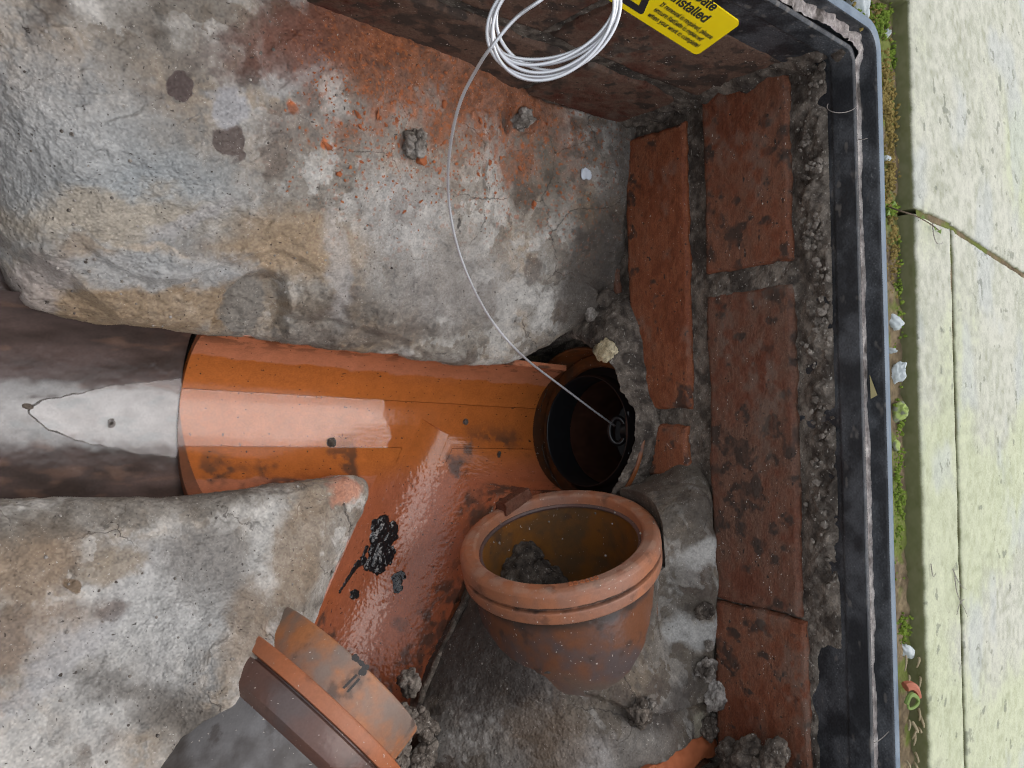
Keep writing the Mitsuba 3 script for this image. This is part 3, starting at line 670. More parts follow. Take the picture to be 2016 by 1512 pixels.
# ------------------------------------------------------------------ benching: sloping concrete either side of the channels
SURF = {}
def patch(E, Wl, nu, nv, prof=1.5, lip=9.0, skirt=34.0, under=5.0, seed=1, jag=2.2, bulge=0.0, amp=1.0, extra=None, vpow=1.25, splW=True):
    E, Wl = spline(E, nu), spline(Wl, nu)
    E = E + np.stack([fb(E, 16, 3, seed + 11), fb(E, 16, 3, seed + 12), fb(E, 22, 2, seed + 13) * .8], 1) * jag + np.stack([fb(E, 4, 2, seed + 14), fb(E, 4, 2, seed + 15), 0 * E[:, 0]], 1) * .5
    E[:, 2] += lip * .9
    t = np.linspace(0, 1, nv) ** vpow
    L = np.linalg.norm((Wl - E)[:, :2], axis=1)
    P = E[None] + (Wl - E)[None] * t[:, None, None]
    f = 1 - (1 - t) ** prof
    P[..., 2] = E[None, :, 2] + (Wl - E)[None, :, 2] * f[:, None] + bulge * np.sin(math.pi * t)[:, None]
    s = t[:, None] * L[None]
    lr = lip * (1 + .35 * fb(E, 25, 2, seed + 16))[None]
    P[..., 2] -= np.where(s < lr, lr - np.sqrt(np.maximum(lr ** 2 - (lr - np.minimum(s, lr)) ** 2, 0)), 0)
    edge = sst(0, 16, s)
    P[..., 2] += amp * (fb(P, 46, 3, seed) * 3.2 + fb(P, 13, 3, seed + 1) * 1.25 * (.4 + .6 * edge) + fb(P, 3.6, 3, seed + 2) * (.6 + .7 * sst(60, 10, s)))
    if extra is not None:
        P[..., 2] += extra(P)
    # the side below the lip
    out = unit(np.c_[(Wl - E)[:, :2], np.zeros(nu)])
    rows = []
    for k in range(10, 0, -1):
        q = P[0] + out * (under * (k / 10) + fb(P[0] + [0, 0, k * 3.4], 7, 3, seed + 17)[:, None] * 1.6)
        q[:, 2] = P[0][:, 2] - skirt * k / 10
        rows.append(q)
    Q = np.vstack([np.array(rows), P])
    v = Q.reshape(-1, 3)
    return facing(v, grid_faces(nv + 10, nu), (0, 0, 1)), P.reshape(-1, 3)
def blob(P, px, py, rx, ry, deg, h, z=-205, soft=.5, hard=None):
    c = at(px, py, z=z); a = math.radians(deg)
    dx, dy = P[..., 0] - c[0], P[..., 1] - c[1]
    u, v = (dx * math.cos(a) + dy * math.sin(a)) / rx, (dy * math.cos(a) - dx * math.sin(a)) / ry
    d = np.sqrt(u * u + v * v) + fb(P, 10, 3, 99) * .22
    return h * (1 - sst(1 - soft, 1 + soft, d))
def scarp(P, pts, h, width=3.0, z=-205, reach=60.0, seed=3):
    """a broken step along a line: the ground right of it lies h lower and climbs back over the reach"""
    L = spline([at(x, y, z=z) for x, y in pts], 120)[:, :2]
    tr = cKDTree(L)
    d, i = tr.query(P[..., :2].reshape(-1, 2)); i = np.clip(i, 1, len(L) - 2)
    tg = unit(L[i + 1] - L[i - 1]); r = P[..., :2].reshape(-1, 2) - L[i]
    side = tg[:, 0] * r[:, 1] - tg[:, 1] * r[:, 0]
    end = np.exp(-np.maximum(np.abs((r * tg).sum(1)) - 2, 0) / 6)
    sd = side + fb(P.reshape(-1, 3), 7, 3, seed) * 2.4
    return (-h * sst(0, width, -sd) * (1 - sst(0, reach, -sd)) * end).reshape(P.shape[:-1])

def extra_top(P):
    z = scarp(P, [(418, 618), (430, 575), (462, 546), (500, 538), (535, 556), (556, 600), (566, 632)], 10.0, 2.4, -222, 60)     # the hollow broken out of the edge
    z += blob(P, 600, 590, 20, 9, 0, 3.2, -210) + blob(P, 640, 520, 24, 14, -40, 2.6)
    z += scarp(P, [(-30, 440), (0, 458), (80, 512), (170, 566), (240, 612), (280, 636)], 8.5, 4.0, -215, 46)
    z += scarp(P, [(190, 500), (260, 535), (340, 552), (430, 520), (520, 498), (590, 520)], 3.0, 2.0, -208, 26)
    z += scarp(P, [(560, 610), (590, 625), (640, 628), (720, 650), (800, 668)], 3.6, 2.5, -222, 22)
    z += scarp(P, [(1240, 230), (1100, 210), (1040, 300)], 2.0, 6, -180, 40)
    z += blob(P, 570, 130, 17, 10, 20, 1.8, -180, .3) - blob(P, 505, 150, 6, 12, 10, 2.2, -185, .4)
    z += blob(P, 950, 150, 62, 11, -4, 6.0, -172, .6)                           # ledge of brick dust against the wall
    z += blob(P, 995, 225, 4, 10, 12, -8, -182, .4)
    z += blob(P, 1190, 590, 8, 12, 0, 6, -185, .4)
    # flaked skin: thin scales with broken edges
    f1, f2 = fb(P, 26, 5, 401), fb(P, 15, 5, 402)
    far_ = sst(150, 60, P[..., 1])
    z += 1.25 * sst(-.02, .02, f1 - .02) * (.35 + .65 * far_) + .8 * sst(-.025, .025, f2 - .10) * (.3 + .7 * far_) + 1.0 * sst(-.02, .02, f1 - .22)
    return z
E_top = [(-180, 40, -232), (-120, 58, -232), (-20, 84, -232), (20, 112, -231), (36, 90, -231), (46, 66, -231), (55, 45, -232), (61, 41, -232), (87, 37, -232), (137, 31.5, -232), (170, 29, -233), (202, 25.5, -233), (255, 21.5, -233), (308, 14.5, -233), (335, 13.5, -232), (360, 16, -231), (380, 24, -229), (396, 32, -226), (412, 40, -222), (438, 50, -212)]
W_top = [(-180, 198, -158), (-120, 198, -158), (-60, 198, -157), (0, 198, -157), (40, 198, -157), (80, 198, -157), (110, 198, -156), (140, 198, -156), (177, 198, -156), (215, 198, -160), (250, 198, -164), (290, 198, -172), (320, 198, -182), (350, 198, -184), (375, 198, -181), (400, 198, -178), (415, 198, -176), (428, 198, -175), (440, 198, -174)]
bt = thing('concrete_bench', 'broad grey and tan concrete benching above the channel, strewn with red brick dust', 'concrete benching')
m, SURF['top'] = patch(E_top, W_top, 760, 270, prof=1.75, lip=7, seed=101, bulge=3, jag=2.8, extra=extra_top, amp=1.35)
put('slope', m, 'concrete_top', bt)

def extra_low(P):
    z = scarp(P, [(0, 1000), (150, 1020), (300, 1010)], -2.0, 8, -225, 60)
    z += scarp(P, [(560, 1060), (545, 1130), (500, 1200), (420, 1290)], -1.6, 5, -215, 40)
    z += blob(P, 680, 965, 9, 8, 0, 2.5, -230, .5) + blob(P, 505, 1085, 7, 7, 0, -1.5)
    f1 = fb(P, 30, 5, 411)
    z += .8 * sst(-.025, .025, f1 - .05) + .8 * sst(-.02, .02, f1 - .25)
    z += blob(P, 470, 1325, 40, 24, -50, 16, -212, .7)
    z += blob(P, 140, 1142, 3.2, 4.5, 0, -2.0, -205, .3)
    return z
E_low = [(-180, -30, -232), (-60, -40, -232), (40, -46.5, -232), (90, -51, -232), (128, -55.5, -232), (170, -55, -233), (206, -54.5, -234), (222, -54, -236), (235, -57, -239), (239, -62, -240), (234.5, -74, -240), (223, -91, -239), (209, -115, -238), (195, -141, -236), (172, -165, -228), (150, -200, -224), (120, -270, -214)]
W_low = [(-180, -270, -172), (-140, -270, -172), (-100, -270, -172), (-70, -270, -172), (-40, -270, -172), (-10, -270, -171), (20, -270, -170), (40, -270, -170), (50, -270, -170), (56, -270, -170), (62, -270, -171), (72, -270, -172), (82, -270, -173), (92, -270, -174), (102, -270, -176), (110, -270, -180), (118, -272, -190)]
bl = thing('concrete_bench', 'smooth pale grey concrete benching below the brown channel at lower left', 'concrete benching')
m, SURF['low'] = patch(E_low, W_low, 560, 230, prof=1.3, lip=7, seed=131, extra=extra_low, jag=1.4, amp=.75)
put('slope', m, 'concrete_low', bl)

def extra_mound(P):
    z = blob(P, 1335, 1150, 11, 62, 4, 7, -138, .8) + blob(P, 1050, 1400, 40, 30, 0, 5, -190, .7) - 20 * np.exp(-((P[..., 0] - 401) / 15) ** 2 - ((P[..., 1] + 152) / 36) ** 2) + 22 * np.exp(-((P[..., 0] - 307) / 15) ** 2 - ((P[..., 1] + 172) / 26) ** 2)
    z += scarp(P, [(985, 1250), (1080, 1330), (1180, 1350), (1270, 1330), (1310, 1230)], 5.0, 3, -175, 16)
    return z
E_mnd = [(436, -84, -232), (410, -84, -232), (380, -88, -232), (344, -92.5, -232), (328, -116, -233), (306, -150, -233), (283, -184, -232), (266, -212, -231), (252, -236, -230), (236, -268, -228)]
W_mnd = [(438, -50, -160), (438, -54, -138), (438, -62, -124), (438, -80, -114), (438, -110, -115), (438, -140, -116), (438, -175, -117), (438, -210, -118), (438, -235, -119), (438, -272, -124)]
bm = thing('mortar_mound', 'dark smoothed mortar haunching packed around the orange socket pipe', 'mortar mound')
m, SURF['mound'] = patch(E_mnd, W_mnd, 380, 230, prof=3.2, lip=9, seed=161, extra=extra_mound, jag=1.6, bulge=5, amp=1.35)
v_, f_ = mesh_of(m)
nu_, nr_ = 380, len(v_) // 380
edge_ = np.r_[np.arange(nu_), np.arange(1, nr_) * nu_ + nu_ - 1, (nr_ - 1) * nu_ + np.arange(nu_ - 2, -1, -1), np.arange(nr_ - 2, 0, -1) * nu_]
low_ = v_[edge_].copy(); low_[:, 2] = -288
k_ = len(edge_); i_ = np.arange(k_); j_ = (i_ + 1) % k_
cen_ = np.array([[*low_[:, :2].mean(0), -288.0]])
side_ = np.vstack([np.stack([edge_[i_], edge_[j_], len(v_) + j_], 1), np.stack([edge_[i_], len(v_) + j_, len(v_) + i_], 1), np.stack([len(v_) + i_, len(v_) + j_, np.full(k_, len(v_) + k_)], 1)])
vv_ = np.vstack([v_, low_, cen_]).astype(np.float32)
def cyl(a, b, r, n=160):
    """solid cylinder from a to b as a Manifold"""
    a, b = np.asarray(a, float), np.asarray(b, float)
    d, u, w_ = frames(b - a)
    m = m3.Manifold.cylinder(float(np.linalg.norm(b - a)), r, r, n)
    return m.transform(np.array([[u[0], w_[0], d[0], a[0]], [u[1], w_[1], d[1], a[1]], [u[2], w_[2], d[2], a[2]]]))
def frustum(c, a, s0, s1, r0, r1, n=120):
    d, u, w__ = frames(a)
    o = np.asarray(c) + d * s0
    return m3.Manifold.cylinder(float(s1 - s0), float(r0), float(r1), n).transform(np.array([[u[0], w__[0], d[0], o[0]], [u[1], w__[1], d[1], o[1]], [u[2], w__[2], d[2], o[2]]]))
for sd_ in (side_, side_[:, ::-1]):
    solid_ = m3.Manifold(m3.Mesh(vv_, np.vstack([f_, sd_]).astype(np.uint32)))
    if solid_.num_tri() > 0: break
cut_ = frustum(UC, UA, -112, -30, 55 * US, 57.5 * US) + frustum(UC, UA, -32, 2, 66 * US, 66.5 * US) + frustum(UC, UA, 1, 70, 66 * US, 58 * US)
cut_ = cut_ + cyl(AX0 + AX * 255, AX0 + AX * 330, 64)
m = solid_ - cut_ if solid_.num_tri() > 0 else m
put('slope', m, 'concrete_mound', bm)
# thin smear of mortar along the branch's right edge
e = spline([(318, -130, -228), (304, -152, -228), (281, -186, -229), (268, -209, -230)], 160)
e = e + np.stack([fb(e, 14, 2, 5), fb(e, 14, 2, 6), fb(e, 9, 2, 7)], 1) * 1.6
put('mortar_smear', tube(e, 2.1 + 1.2 * fb(e, 11, 2, 8), 12), 'mortar', bm, label='thin pinkish smear of mortar along the branch channel')

# mortar collar round the outlet hole
def collar():
    na, nt = 300, 46
    A = np.linspace(math.radians(-40), math.radians(140), na)                   # 0 = +Y side, 90 = up
    cy, cz = axis_y(428), -222.0
    ca = np.c_[np.cos(A), np.sin(A), A * 0]
    dg = np.degrees(A)
    ri = np.interp(dg, [-40, -14, -5, 13, 32, 49, 59, 72, 85, 106, 119, 140], [80, 76, 75, 69, 67, 63, 61.5, 66, 65.5, 60.5, 57, 57]) + 1.6 * fb(ca * 66, 7, 3, 4)
    ro = np.interp(dg, [-40, -7, 10, 22, 32, 46, 60, 75, 96, 118, 140], [98, 100, 112, 114, 98, 77, 68, 66, 64, 64, 66]) + 2.5 * fb(ca * 60, 12, 3, 6)
    t = np.linspace(0, 1, nt)
    rad = np.where(t[:, None] < .22, ri[None] + 1.0 * (t[:, None] / .22), ri[None] + (ro - ri)[None] * ((t[:, None] - .22) / .78))
    xf = np.interp(t, [0, .10, .22, .34, .6, .85, 1], [452, 428, 411, 407, 414, 426, 440])
    X = xf[:, None] + 0 * rad
    P = np.stack([X, cy + rad * np.cos(A)[None], cz + rad * np.sin(A)[None]], -1)
    P[..., 0] += fb(P, 14, 3, 7) * 3.2 + fb(P, 5, 3, 8) * 1.7 + fb(P, 2.4, 2, 9) * .9
    P[..., 1] += fb(P, 7, 3, 10) * 1.6; P[..., 2] += fb(P, 7, 3, 11) * 1.6
    SURF['collar'] = P.reshape(-1, 3)
    return facing(P.reshape(-1, 3), grid_faces(nt, na), (-1, 0, 0))
cl = thing('mortar_collar', 'rough mortar collar arching over the dark outlet hole in the brick wall', 'mortar collar')
put('ring', collar(), 'mortar', cl)

# ------------------------------------------------------------------ channels
def box_m(x0, x1, y0, y1, z0, z1):
    return m3.Manifold.cube([x1 - x0, y1 - y0, z1 - z0]).translate([x0, y0, z0])
LEN = 281.5
P1 = AX0 + AX * LEN
outer = cyl(AX0, P1, RC + 4, 220) + cyl(BR0 - BRD * 70, BR0 + BRD * 175, RC + 5.5, 220)
outer = outer - box_m(0, 600, -400, 200, -236, 0)
inner = cyl(AX0 - AX * 20, P1 + AX * 20, RC, 220) + cyl(BR0 - BRD * 62, BR0 + BRD * 190, RC + 1.5, 220)
# nothing of the branch's stub may stand beyond the main channel's far side
far = AX0 + AX * LEN / 2 + np.array([-AX[1], AX[0], 0]) * (RC + 4)
keep = cyl(AX0, P1, RC + 4, 220) + (box_m(0, 600, -400, -20, -400, 0))
chan = ((outer ^ keep) - inner)
ch = thing('plastic_channel', 'wet orange plastic channel junction with a branch curving to the lower left', 'drain channel')
put('junction', chan, 'channel_plastic', ch, smooth=35)
# thickened bead along its near end
put('end_rim', revolve(AX0 - AX * .2, AX, bevel([(0, RC - .1), (-1.6, RC + .3), (-2.2, RC + 2), (-1.6, RC + 4.6), (2, RC + 5)], .3), 180), 'channel_plastic', ch) if False else None

CL = np.array([135.0, -14.5, 0])
def clay():
    nx, na = 260, 200
    xs = np.linspace(-175, 136.5, nx); A = np.linspace(-1.22, 1.22, na)
    R_ = 61.0
    inv = -274.6 + (135 - xs) * .061
    X, AA = np.meshgrid(xs, A, indexing='ij')
    r = R_ + fb(np.stack([X, AA * 60, AA * 0], -1), 40, 2, 3) * .5 + fb(np.stack([X, AA * 60, AA * 0], -1), 12, 2, 4) * .45 + fb(np.stack([X, AA * 60, AA * 0], -1), 4, 2, 5) * .25
    Y = axis_y(X) - 1.0 + r * np.sin(AA); Z = (inv + R_)[:, None] - r * np.cos(AA)
    v = np.stack([X, Y, Z], -1).reshape(-1, 3)
    m = facing(v, grid_faces(nx, na), (0, 0, 1))
    # flat shoulders out to the wall so that nothing shows through
    sh = [sheet(-178, 140, 40, 120, 8, lambda P: P[:, 0] * 0 - 246.0), sheet(-178, 140, -120, -70, 8, lambda P: P[:, 0] * 0 - 246.0)]
    return join([m] + sh)
cc = thing('clay_channel', 'old dark brown glazed clay channel at the left edge, pale scale along its bottom', 'drain channel')
put('half_pipe', clay(), 'clay_glazed', cc)
A_ = np.linspace(-1.32, 1.32, 90); rr_ = np.linspace(50.5, 80, 14)
ae, re_ = np.meshgrid(A_, rr_)
jm = np.stack([AX0[0] + 2.5 - re_ * np.sin(ae) * AX[1] + 0 * ae, AX0[1] + re_ * np.sin(ae), AX0[2] - re_ * np.cos(ae)], -1)
jm[..., 0] += fb(jm, 6, 3, 5) * 1.6
put('joint_mortar', facing(jm.reshape(-1, 3), grid_faces(14, 90), (-1, 0, 0)), 'mortar_dark', cc)
# water standing in the bottom of both channels
def water():
    xs, ys = np.linspace(52, AX0[0] + LEN * AX[0] + 4, 320), np.linspace(-1, 1, 44)
    X, Yv = np.meshgrid(xs, ys, indexing='ij')
    hw = np.where(X < 135, 34, 27)
    P = np.stack([X, axis_y(X) + Yv * hw, X * 0 + ZWATER], -1)
    P[..., 2] += fb(P, 30, 2, 3) * .12 + fb(P, 11, 2, 4) * .07 + .9 * np.exp(-((P[..., 0] - 134.3) / 2.2) ** 2) * 0
    return facing(P.reshape(-1, 3), grid_faces(320, 44), (0, 0, 1))
put('water', water(), 'water_sheet', kind='structure')

# ------------------------------------------------------------------ outlet pipe in the wall with its rat flap
O = AX0 + AX * 281.0
op = thing('outlet_pipe', 'orange plastic outlet pipe let into the brick wall at the channel end', 'pipe')
prof = bevel([(-2, 66.5), (-4, 66), (-4.6, 64), (2, 63.2), (38, 63), (40, 56), (46, 53), (300, 53), (300, 66)], .8)
put('socket', revolve(O + AX * 6, AX, prof, 160), 'plastic_outlet', op)
rg = thing('rat_flap', 'black ring shaped rat flap seated in the outlet pipe, pulled by the wire', 'rat flap')
C0 = AX0 + AX * 293
put('ring', revolve(C0, AX, bevel([(30, 43.2), (26, 43), (2, 42.7), (0, 42.9), (-.8, 43.6), (0, 44.4), (3, 44.8), (12, 45.5), (15, 52.5), (26, 52.5)], .4), 160), 'black_rubber', rg)
put('seal', revolve(C0 + AX * -1.0, AX, bevel([(18, 51), (14, 52.6), (13, 56), (14, 62), (18, 63.2)], .6), 140), 'plastic_outlet', rg)
put('body', revolve(C0, AX, [(26, 42.4), (60, 42.2), (110, 42.2), (160, 42.2), (161, 30), (161, 0.1)], 120), 'wet_brown', rg)
# the flap: a disc hinged at the top and leaning into the pipe
fn_ = unit(AX * .82 + np.array([0, 0, -.57]))
fu = unit(np.cross(fn_, [0, 1, 0])); 
if fu[2] < 0: fu = -fu
fc = C0 + AX * 95 + np.array([0, 0, 2])
def disc(c, n, r, th):
    return revolve(c, n, bevel([(th, .1), (th, r - 1.5), (th * .5, r), (0, r), (-.2, r - 2), (-.2, .1)], .5), 120)
put('flap', disc(fc, fn_, 41, 3), 'black_plastic_lid', rg)
tp = C0 + np.array([0, 3.0, 36.0]) - AX * 1.2
# pull ring: a tab with a hole
ta = np.linspace(0, 2 * math.pi, 60)
tdir = unit(UP * .98 + np.array([0, 0.0, 0])); tx = unit(RT * .9 - FW * .35)
pr_c = at(1214, 846, d=None if False else np.linalg.norm(1)) if False else None
def ring_at(px, py, dist, rx, ry, r):
    c = at(px, py, d=dist)
    p = c + np.cos(ta)[:-1, None] * rx * tx + np.sin(ta)[:-1, None] * ry * UP
    p = np.vstack([p, p[:2]])
    return c, tube(p, r, 12)
PULL, m = ring_at(1216, 848, 590, 6.4, 10.2, 2.3)
put('pull_ring', m, 'black_rubber', rg)
put('tab', join([tube([PULL + tx * 3, PULL + tx * 14, PULL + tx * 24 - FW * -8], [5.5, 9, 8], 14)]), 'black_rubber', rg)
put('hinge', tube([C0 + AX * 4 + np.array([0, -16, 41]), C0 + AX * 4 + np.array([0, 16, 41])], 2.4, 12), 'black_rubber', rg)

# ------------------------------------------------------------------ pipe end at lower left
def adir(az, el): return np.array([math.cos(math.radians(el)) * math.cos(math.radians(az)), math.cos(math.radians(el)) * math.sin(math.radians(az)), math.sin(math.radians(el))])
SA, SC = adir(38.2, .8), np.array([204.0, -161.5, -208.0])
sp = thing('jointed_pipe', 'grey and orange pipe joint with a thick collar at the lower left', 'pipe')
put('spigot', revolve(SC, SA, bevel([(-1, 50.5), (0, 51), (0.2, 53.2), (-1, 54), (-60, 54)], .4), 220), 'plastic_spigot', sp)
put('collar', revolve(SC, SA, bevel([(-21, 54.2), (-21.4, 56), (-21.6, 63.4), (-22.6, 65), (-29.4, 65.2), (-30, 64.4), (-30, 61.8)], 1.3), 220), 'plastic_collar', sp)
put('lock_ring', revolve(SC, SA, bevel([(-30.2, 61.5), (-31.4, 61.5), (-31.6, 64.0), (-32.4, 65.2), (-42, 65.4), (-45.5, 64.0), (-48, 60.0)], 1.8), 220), 'plastic_brown', sp, label='dark brown rear ring of the collar')
put('body', revolve(SC, SA, [(-47.6, 60.2), (-54, 59), (-90, 58.5), (-170, 58.5), (-260, 58.5)], 200), 'plastic_grey', sp, label='scuffed dark grey body of the pipe')
def on_cyl(c, a, r, along, ang):
    a_, u, w_ = frames(a)
    return c + a_ * along + (np.cos(ang) * u + np.sin(ang) * w_) * r
# printed marks on the spigot
def decal(along0, along1, a0, a1, r, n=8):
    s, t = np.meshgrid(np.linspace(along0, along1, 2), np.linspace(a0, a1, n), indexing='ij')
    a_, u, w_ = frames(SA)
    v = SC + s[..., None] * a_ + (np.cos(t)[..., None] * u + np.sin(t)[..., None] * w_) * r
    return facing(v.reshape(-1, 3), grid_faces(2, n), (0, 0, 1))
a_, u_, w_ = frames(SA)
def ang_of(px, py):
    """where on the pipe's skin the photograph shows the print"""
    best = None
    for al in np.linspace(-24, 0, 49):
        th = np.linspace(-math.pi, math.pi, 721)
        p = SC + al * a_ + (np.cos(th)[:, None] * u_ + np.sin(th)[:, None] * w_) * 54.1
        q = proj(p); vis = ((p - EYE) * (p - (SC + al * a_))).sum(1) < 0
        e = np.hypot(q[:, 0] - px, q[:, 1] - py) + 1e5 * ~vis
        k = int(e.argmin())
        if best is None or e[k] < best[0]: best = (e[k], al, th[k])
    return best[1], best[2]
marks = []
for (x0, y0, x1, y1), wd in (((676, 1354, 702, 1329), .022), ((683, 1362, 708, 1336), .022)):
    (l0, t0), (l1, t1) = ang_of(x0, y0), ang_of(x1, y1)
    s = np.linspace(0, 1, 8)
    vv = [on_cyl(SC, SA, 54.12, l0 + (l1 - l0) * k, t0 + (t1 - t0) * k + e_) for k in s for e_ in (-wd / 2, wd / 2)]
    marks.append(facing(np.array(vv), grid_faces(8, 2), (0, 0, 1)))
for px, py, r_ in ((714, 1317, .9), (712, 1322, 1.5), (717, 1324, 1.2), (726, 1310, .9), (729, 1307, 1.4), (722, 1303, .8), (701, 1291, 1.4), (706, 1294, 1.2), (712, 1298, .9), (717, 1301, 1.1)):
    l0, t0 = ang_of(px, py)
    th = np.linspace(0, 2 * math.pi, 12, endpoint=False)
    vv = np.array([on_cyl(SC, SA, 54.13, l0, t0)] + [on_cyl(SC, SA, 54.13, l0 + r_ * math.cos(t) * 1.3, t0 + r_ * math.sin(t) / 54) for t in th])
    ff = np.array([(0, 1 + k, 1 + (k + 1) % 12, 1 + (k + 1) % 12) for k in range(12)])
    marks.append(facing(vv, ff, (0, 0, 1)))
put('print', join(marks), 'black_print', sp, label='worn black printed strokes on the spigot')

# ------------------------------------------------------------------ socket pipe at lower middle
up_ = thing('socket_pipe', 'orange socket pipe standing open in the mortar with a double rim', 'pipe')
rimp = bevel([(-9, 52.4), (-7.4, 52.2), (-6.6, 52.4), (-1.4, 53.8), (-.2, 55.4), (0, 60.6), (-1.2, 63.0), (-3.4, 64.5), (-10.4, 64.9), (-11, 64.2), (-11.2, 61.0)], .45) * US
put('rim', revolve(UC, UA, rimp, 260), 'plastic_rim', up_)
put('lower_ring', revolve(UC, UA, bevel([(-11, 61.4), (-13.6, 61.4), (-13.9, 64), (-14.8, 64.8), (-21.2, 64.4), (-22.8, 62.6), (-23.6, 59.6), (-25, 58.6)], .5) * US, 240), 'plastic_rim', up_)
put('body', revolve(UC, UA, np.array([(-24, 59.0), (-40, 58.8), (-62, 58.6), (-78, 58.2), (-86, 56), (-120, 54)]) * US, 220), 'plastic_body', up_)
put('inner_wall', revolve(UC, UA, np.array([(-8.6, 54), (-9.4, 53.6), (-12, 53), (-60, 51.4), (-95, 49.5), (-115, 48), (-116, .1)]) * US, 220), 'plastic_inside', up_)
put('seal', revolve(UC, UA, np.array([(-6.6, 54), (-6.4, 51.4), (-7.6, 50.4), (-9, 51), (-9.2, 54)]) * US, 220), 'plastic_brown', up_)
# raised lettering on the rim
def bend_text(text, h, r, along, mid, depth=.5):
    """letters standing up from the rim, upright as seen over its near side"""
    t = meshkit.text_mesh(text, h, depth, True)
    v, f = np.array(t.vertices), np.array(t.faces)
    v[:, 0] -= (v[:, 0].min() + v[:, 0].max()) / 2
    a_, u, w_ = frames(UA)
    for sg in (1, -1):
        an = mid + sg * v[:, 0] / r
        P = UC + (along + v[:, 2])[:, None] * a_ + (np.cos(an)[:, None] * u + np.sin(an)[:, None] * w_) * (r - (v[:, 1] - h / 2))[:, None]
        k0, k1 = v[:, 0].argmin(), v[:, 0].argmax()
        if proj(P[k1])[0] > proj(P[k0])[0]:
            return P, f if sg < 0 else f[:, ::-1]
def rim_angle(px, py, r=58.0 * US):
    a_, u, w_ = frames(UA)
    th = np.linspace(-math.pi, math.pi, 1441)
    q = proj(UC + (np.cos(th)[:, None] * u + np.sin(th)[:, None] * w_) * r)
    return th[int(np.hypot(q[:, 0] - px, q[:, 1] - py).argmin())]
RIMTXT = (rim_angle(1147, 1136), rim_angle(1075, 975))
# ------------------------------------------------------------------ lettering on the socket rim
put('lettering', bend_text('BS 4660', 3.3, 57.6 * US, -.12, RIMTXT[0]), 'plastic_collar', up_, smooth=False, label='raised lettering BS 4660 moulded on the rim')

# ------------------------------------------------------------------ places on the surfaces
ALL = np.vstack([SURF['top'], SURF['low'], SURF['mound'], SURF['collar']])
_q = proj(ALL); _tree = cKDTree(_q)
def on(px, py, lift=0.0):
    """the surface point seen at a pixel of the photograph, and the way that surface faces"""
    d, i = _tree.query((px, py), k=12)
    j = i[np.argmin(np.linalg.norm(ALL[i] - EYE, axis=1) + d * 2)]
    near = ALL[cKDTree_query(j)]
    c = near.mean(0)
    n = np.linalg.svd(near - c)[2][2]
    n = n if n @ (EYE - c) > 0 else -n
    return ALL[j] + n * lift, n
_t3 = cKDTree(ALL)
def cKDTree_query(j): return _t3.query(ALL[j], k=60)[1]

# ------------------------------------------------------------------ wire: a hanging coil and a strand down to the flap
def wire():
    cx = at(1090, 30, y=152.0)
    n_ = unit(EYE - cx + np.array([30, 60, -40]))
    e1 = unit(RT - n_ * (RT @ n_)); e2 = np.cross(n_, e1)
    g = np.random.default_rng(11)
    pts = []
    loops = 7
    for k in range(loops):
        for t in np.linspace(0, 1, 40, endpoint=False):
            a = math.radians(118) + (k + t) * 2 * math.pi
            s = k + t
            lift = -2.4 + s * .8 + 1.0 * math.sin(s * 2.3)
            lo = .5 - .5 * math.cos(a - .9)                       # the loops spread at the lower left
            u_a = e1 * math.cos(.33) + e2 * math.sin(.33); u_b = -e1 * math.sin(.33) + e2 * math.cos(.33)
            w1 = 1 + .05 * math.sin(s * 1.7); w2 = 1 + .11 * math.sin(s * 2.9 + 1)
            p = cx + u_a * (26.5 * w1 * math.cos(a)) + u_b * (18.5 * w2 * math.sin(a)) + (e2 * (2.4 - s) * 1.25 - e1 * math.sin(s * 2.1) * 3.0) * lo ** 2 + n_ * lift
            pts.append(p)
    coil = np.array(pts)
    px = [(1190, -75), (1120, -38), (1062, 2), (1022, 30), (985, 70), (960, 102), (935, 142), (912, 186), (897, 232), (887, 284), (882, 336), (883, 388), (891, 445), (905, 500), (925, 552), (950, 602), (982, 650), (1020, 692), (1062, 728), (1110, 764), (1155, 798), (1196, 828), (1210, 838)]
    d0 = np.linalg.norm(0)
    dd = np.interp(np.arange(len(px)), [0, 2, 5, 8, 11, 14, 17, 20, 22], [286, 290, 304, 340, 385, 425, 470, 552, 588])
    strand = np.array([at(x, y, d=v) for (x, y), v in zip(px, dd)])
    path = np.vstack([coil, strand[:1] * .35 + coil[-1] * .65, strand])
    return spline(np.vstack([coil[:-7], strand]), 5200, 'cubic')
wpath = wire()
pw = thing('pull_wire', 'silver twisted steel wire, coiled at the top and running down to the outlet', 'wire')
put('cable', tube(wpath, .76, 12, twist=1.3, strands=6), 'steel_wire', pw)

# ------------------------------------------------------------------ yellow sign on the wall
def sign():
    c = at(1371, 106, y=172.0)
    from scipy.optimize import least_squares
    def rot(p):
        a, b, g_ = p
        u = np.array([math.cos(a) * math.cos(b), math.sin(a) * math.cos(b), math.sin(b)])
        v = np.array([-.0, math.sin(g_), math.cos(g_)]); v = unit(v - u * (v @ u))
        return u, v
    def err(p):
        u, v = rot(p)
        q0, q1, q2 = proj(c), proj(c + u * 10), proj(c + v * 10)
        return np.r_[unit(q1 - q0) - unit([.842, .539]), unit(q2 - q0) - unit([.806, -.592]), .15 * np.array(p)]
    u, v = rot(least_squares(err, [0, 0, .2]).x)
    n = np.cross(u, v)
    n = n if n[1] < 0 else -n
    hgt = np.linalg.norm(np.array([1450, 40]) - [1371, 106]) / np.linalg.norm(proj(c + v) - proj(c))
    return c, u, v, n, hgt
SGc, SGu, SGv, SGn, SGh = sign()
def on_sign(v2, lift):
    return SGc + v2[:, :1] * SGu + v2[:, 1:2] * SGv + (lift + (v2[:, 2:3] if v2.shape[1] > 2 else 0)) * SGn
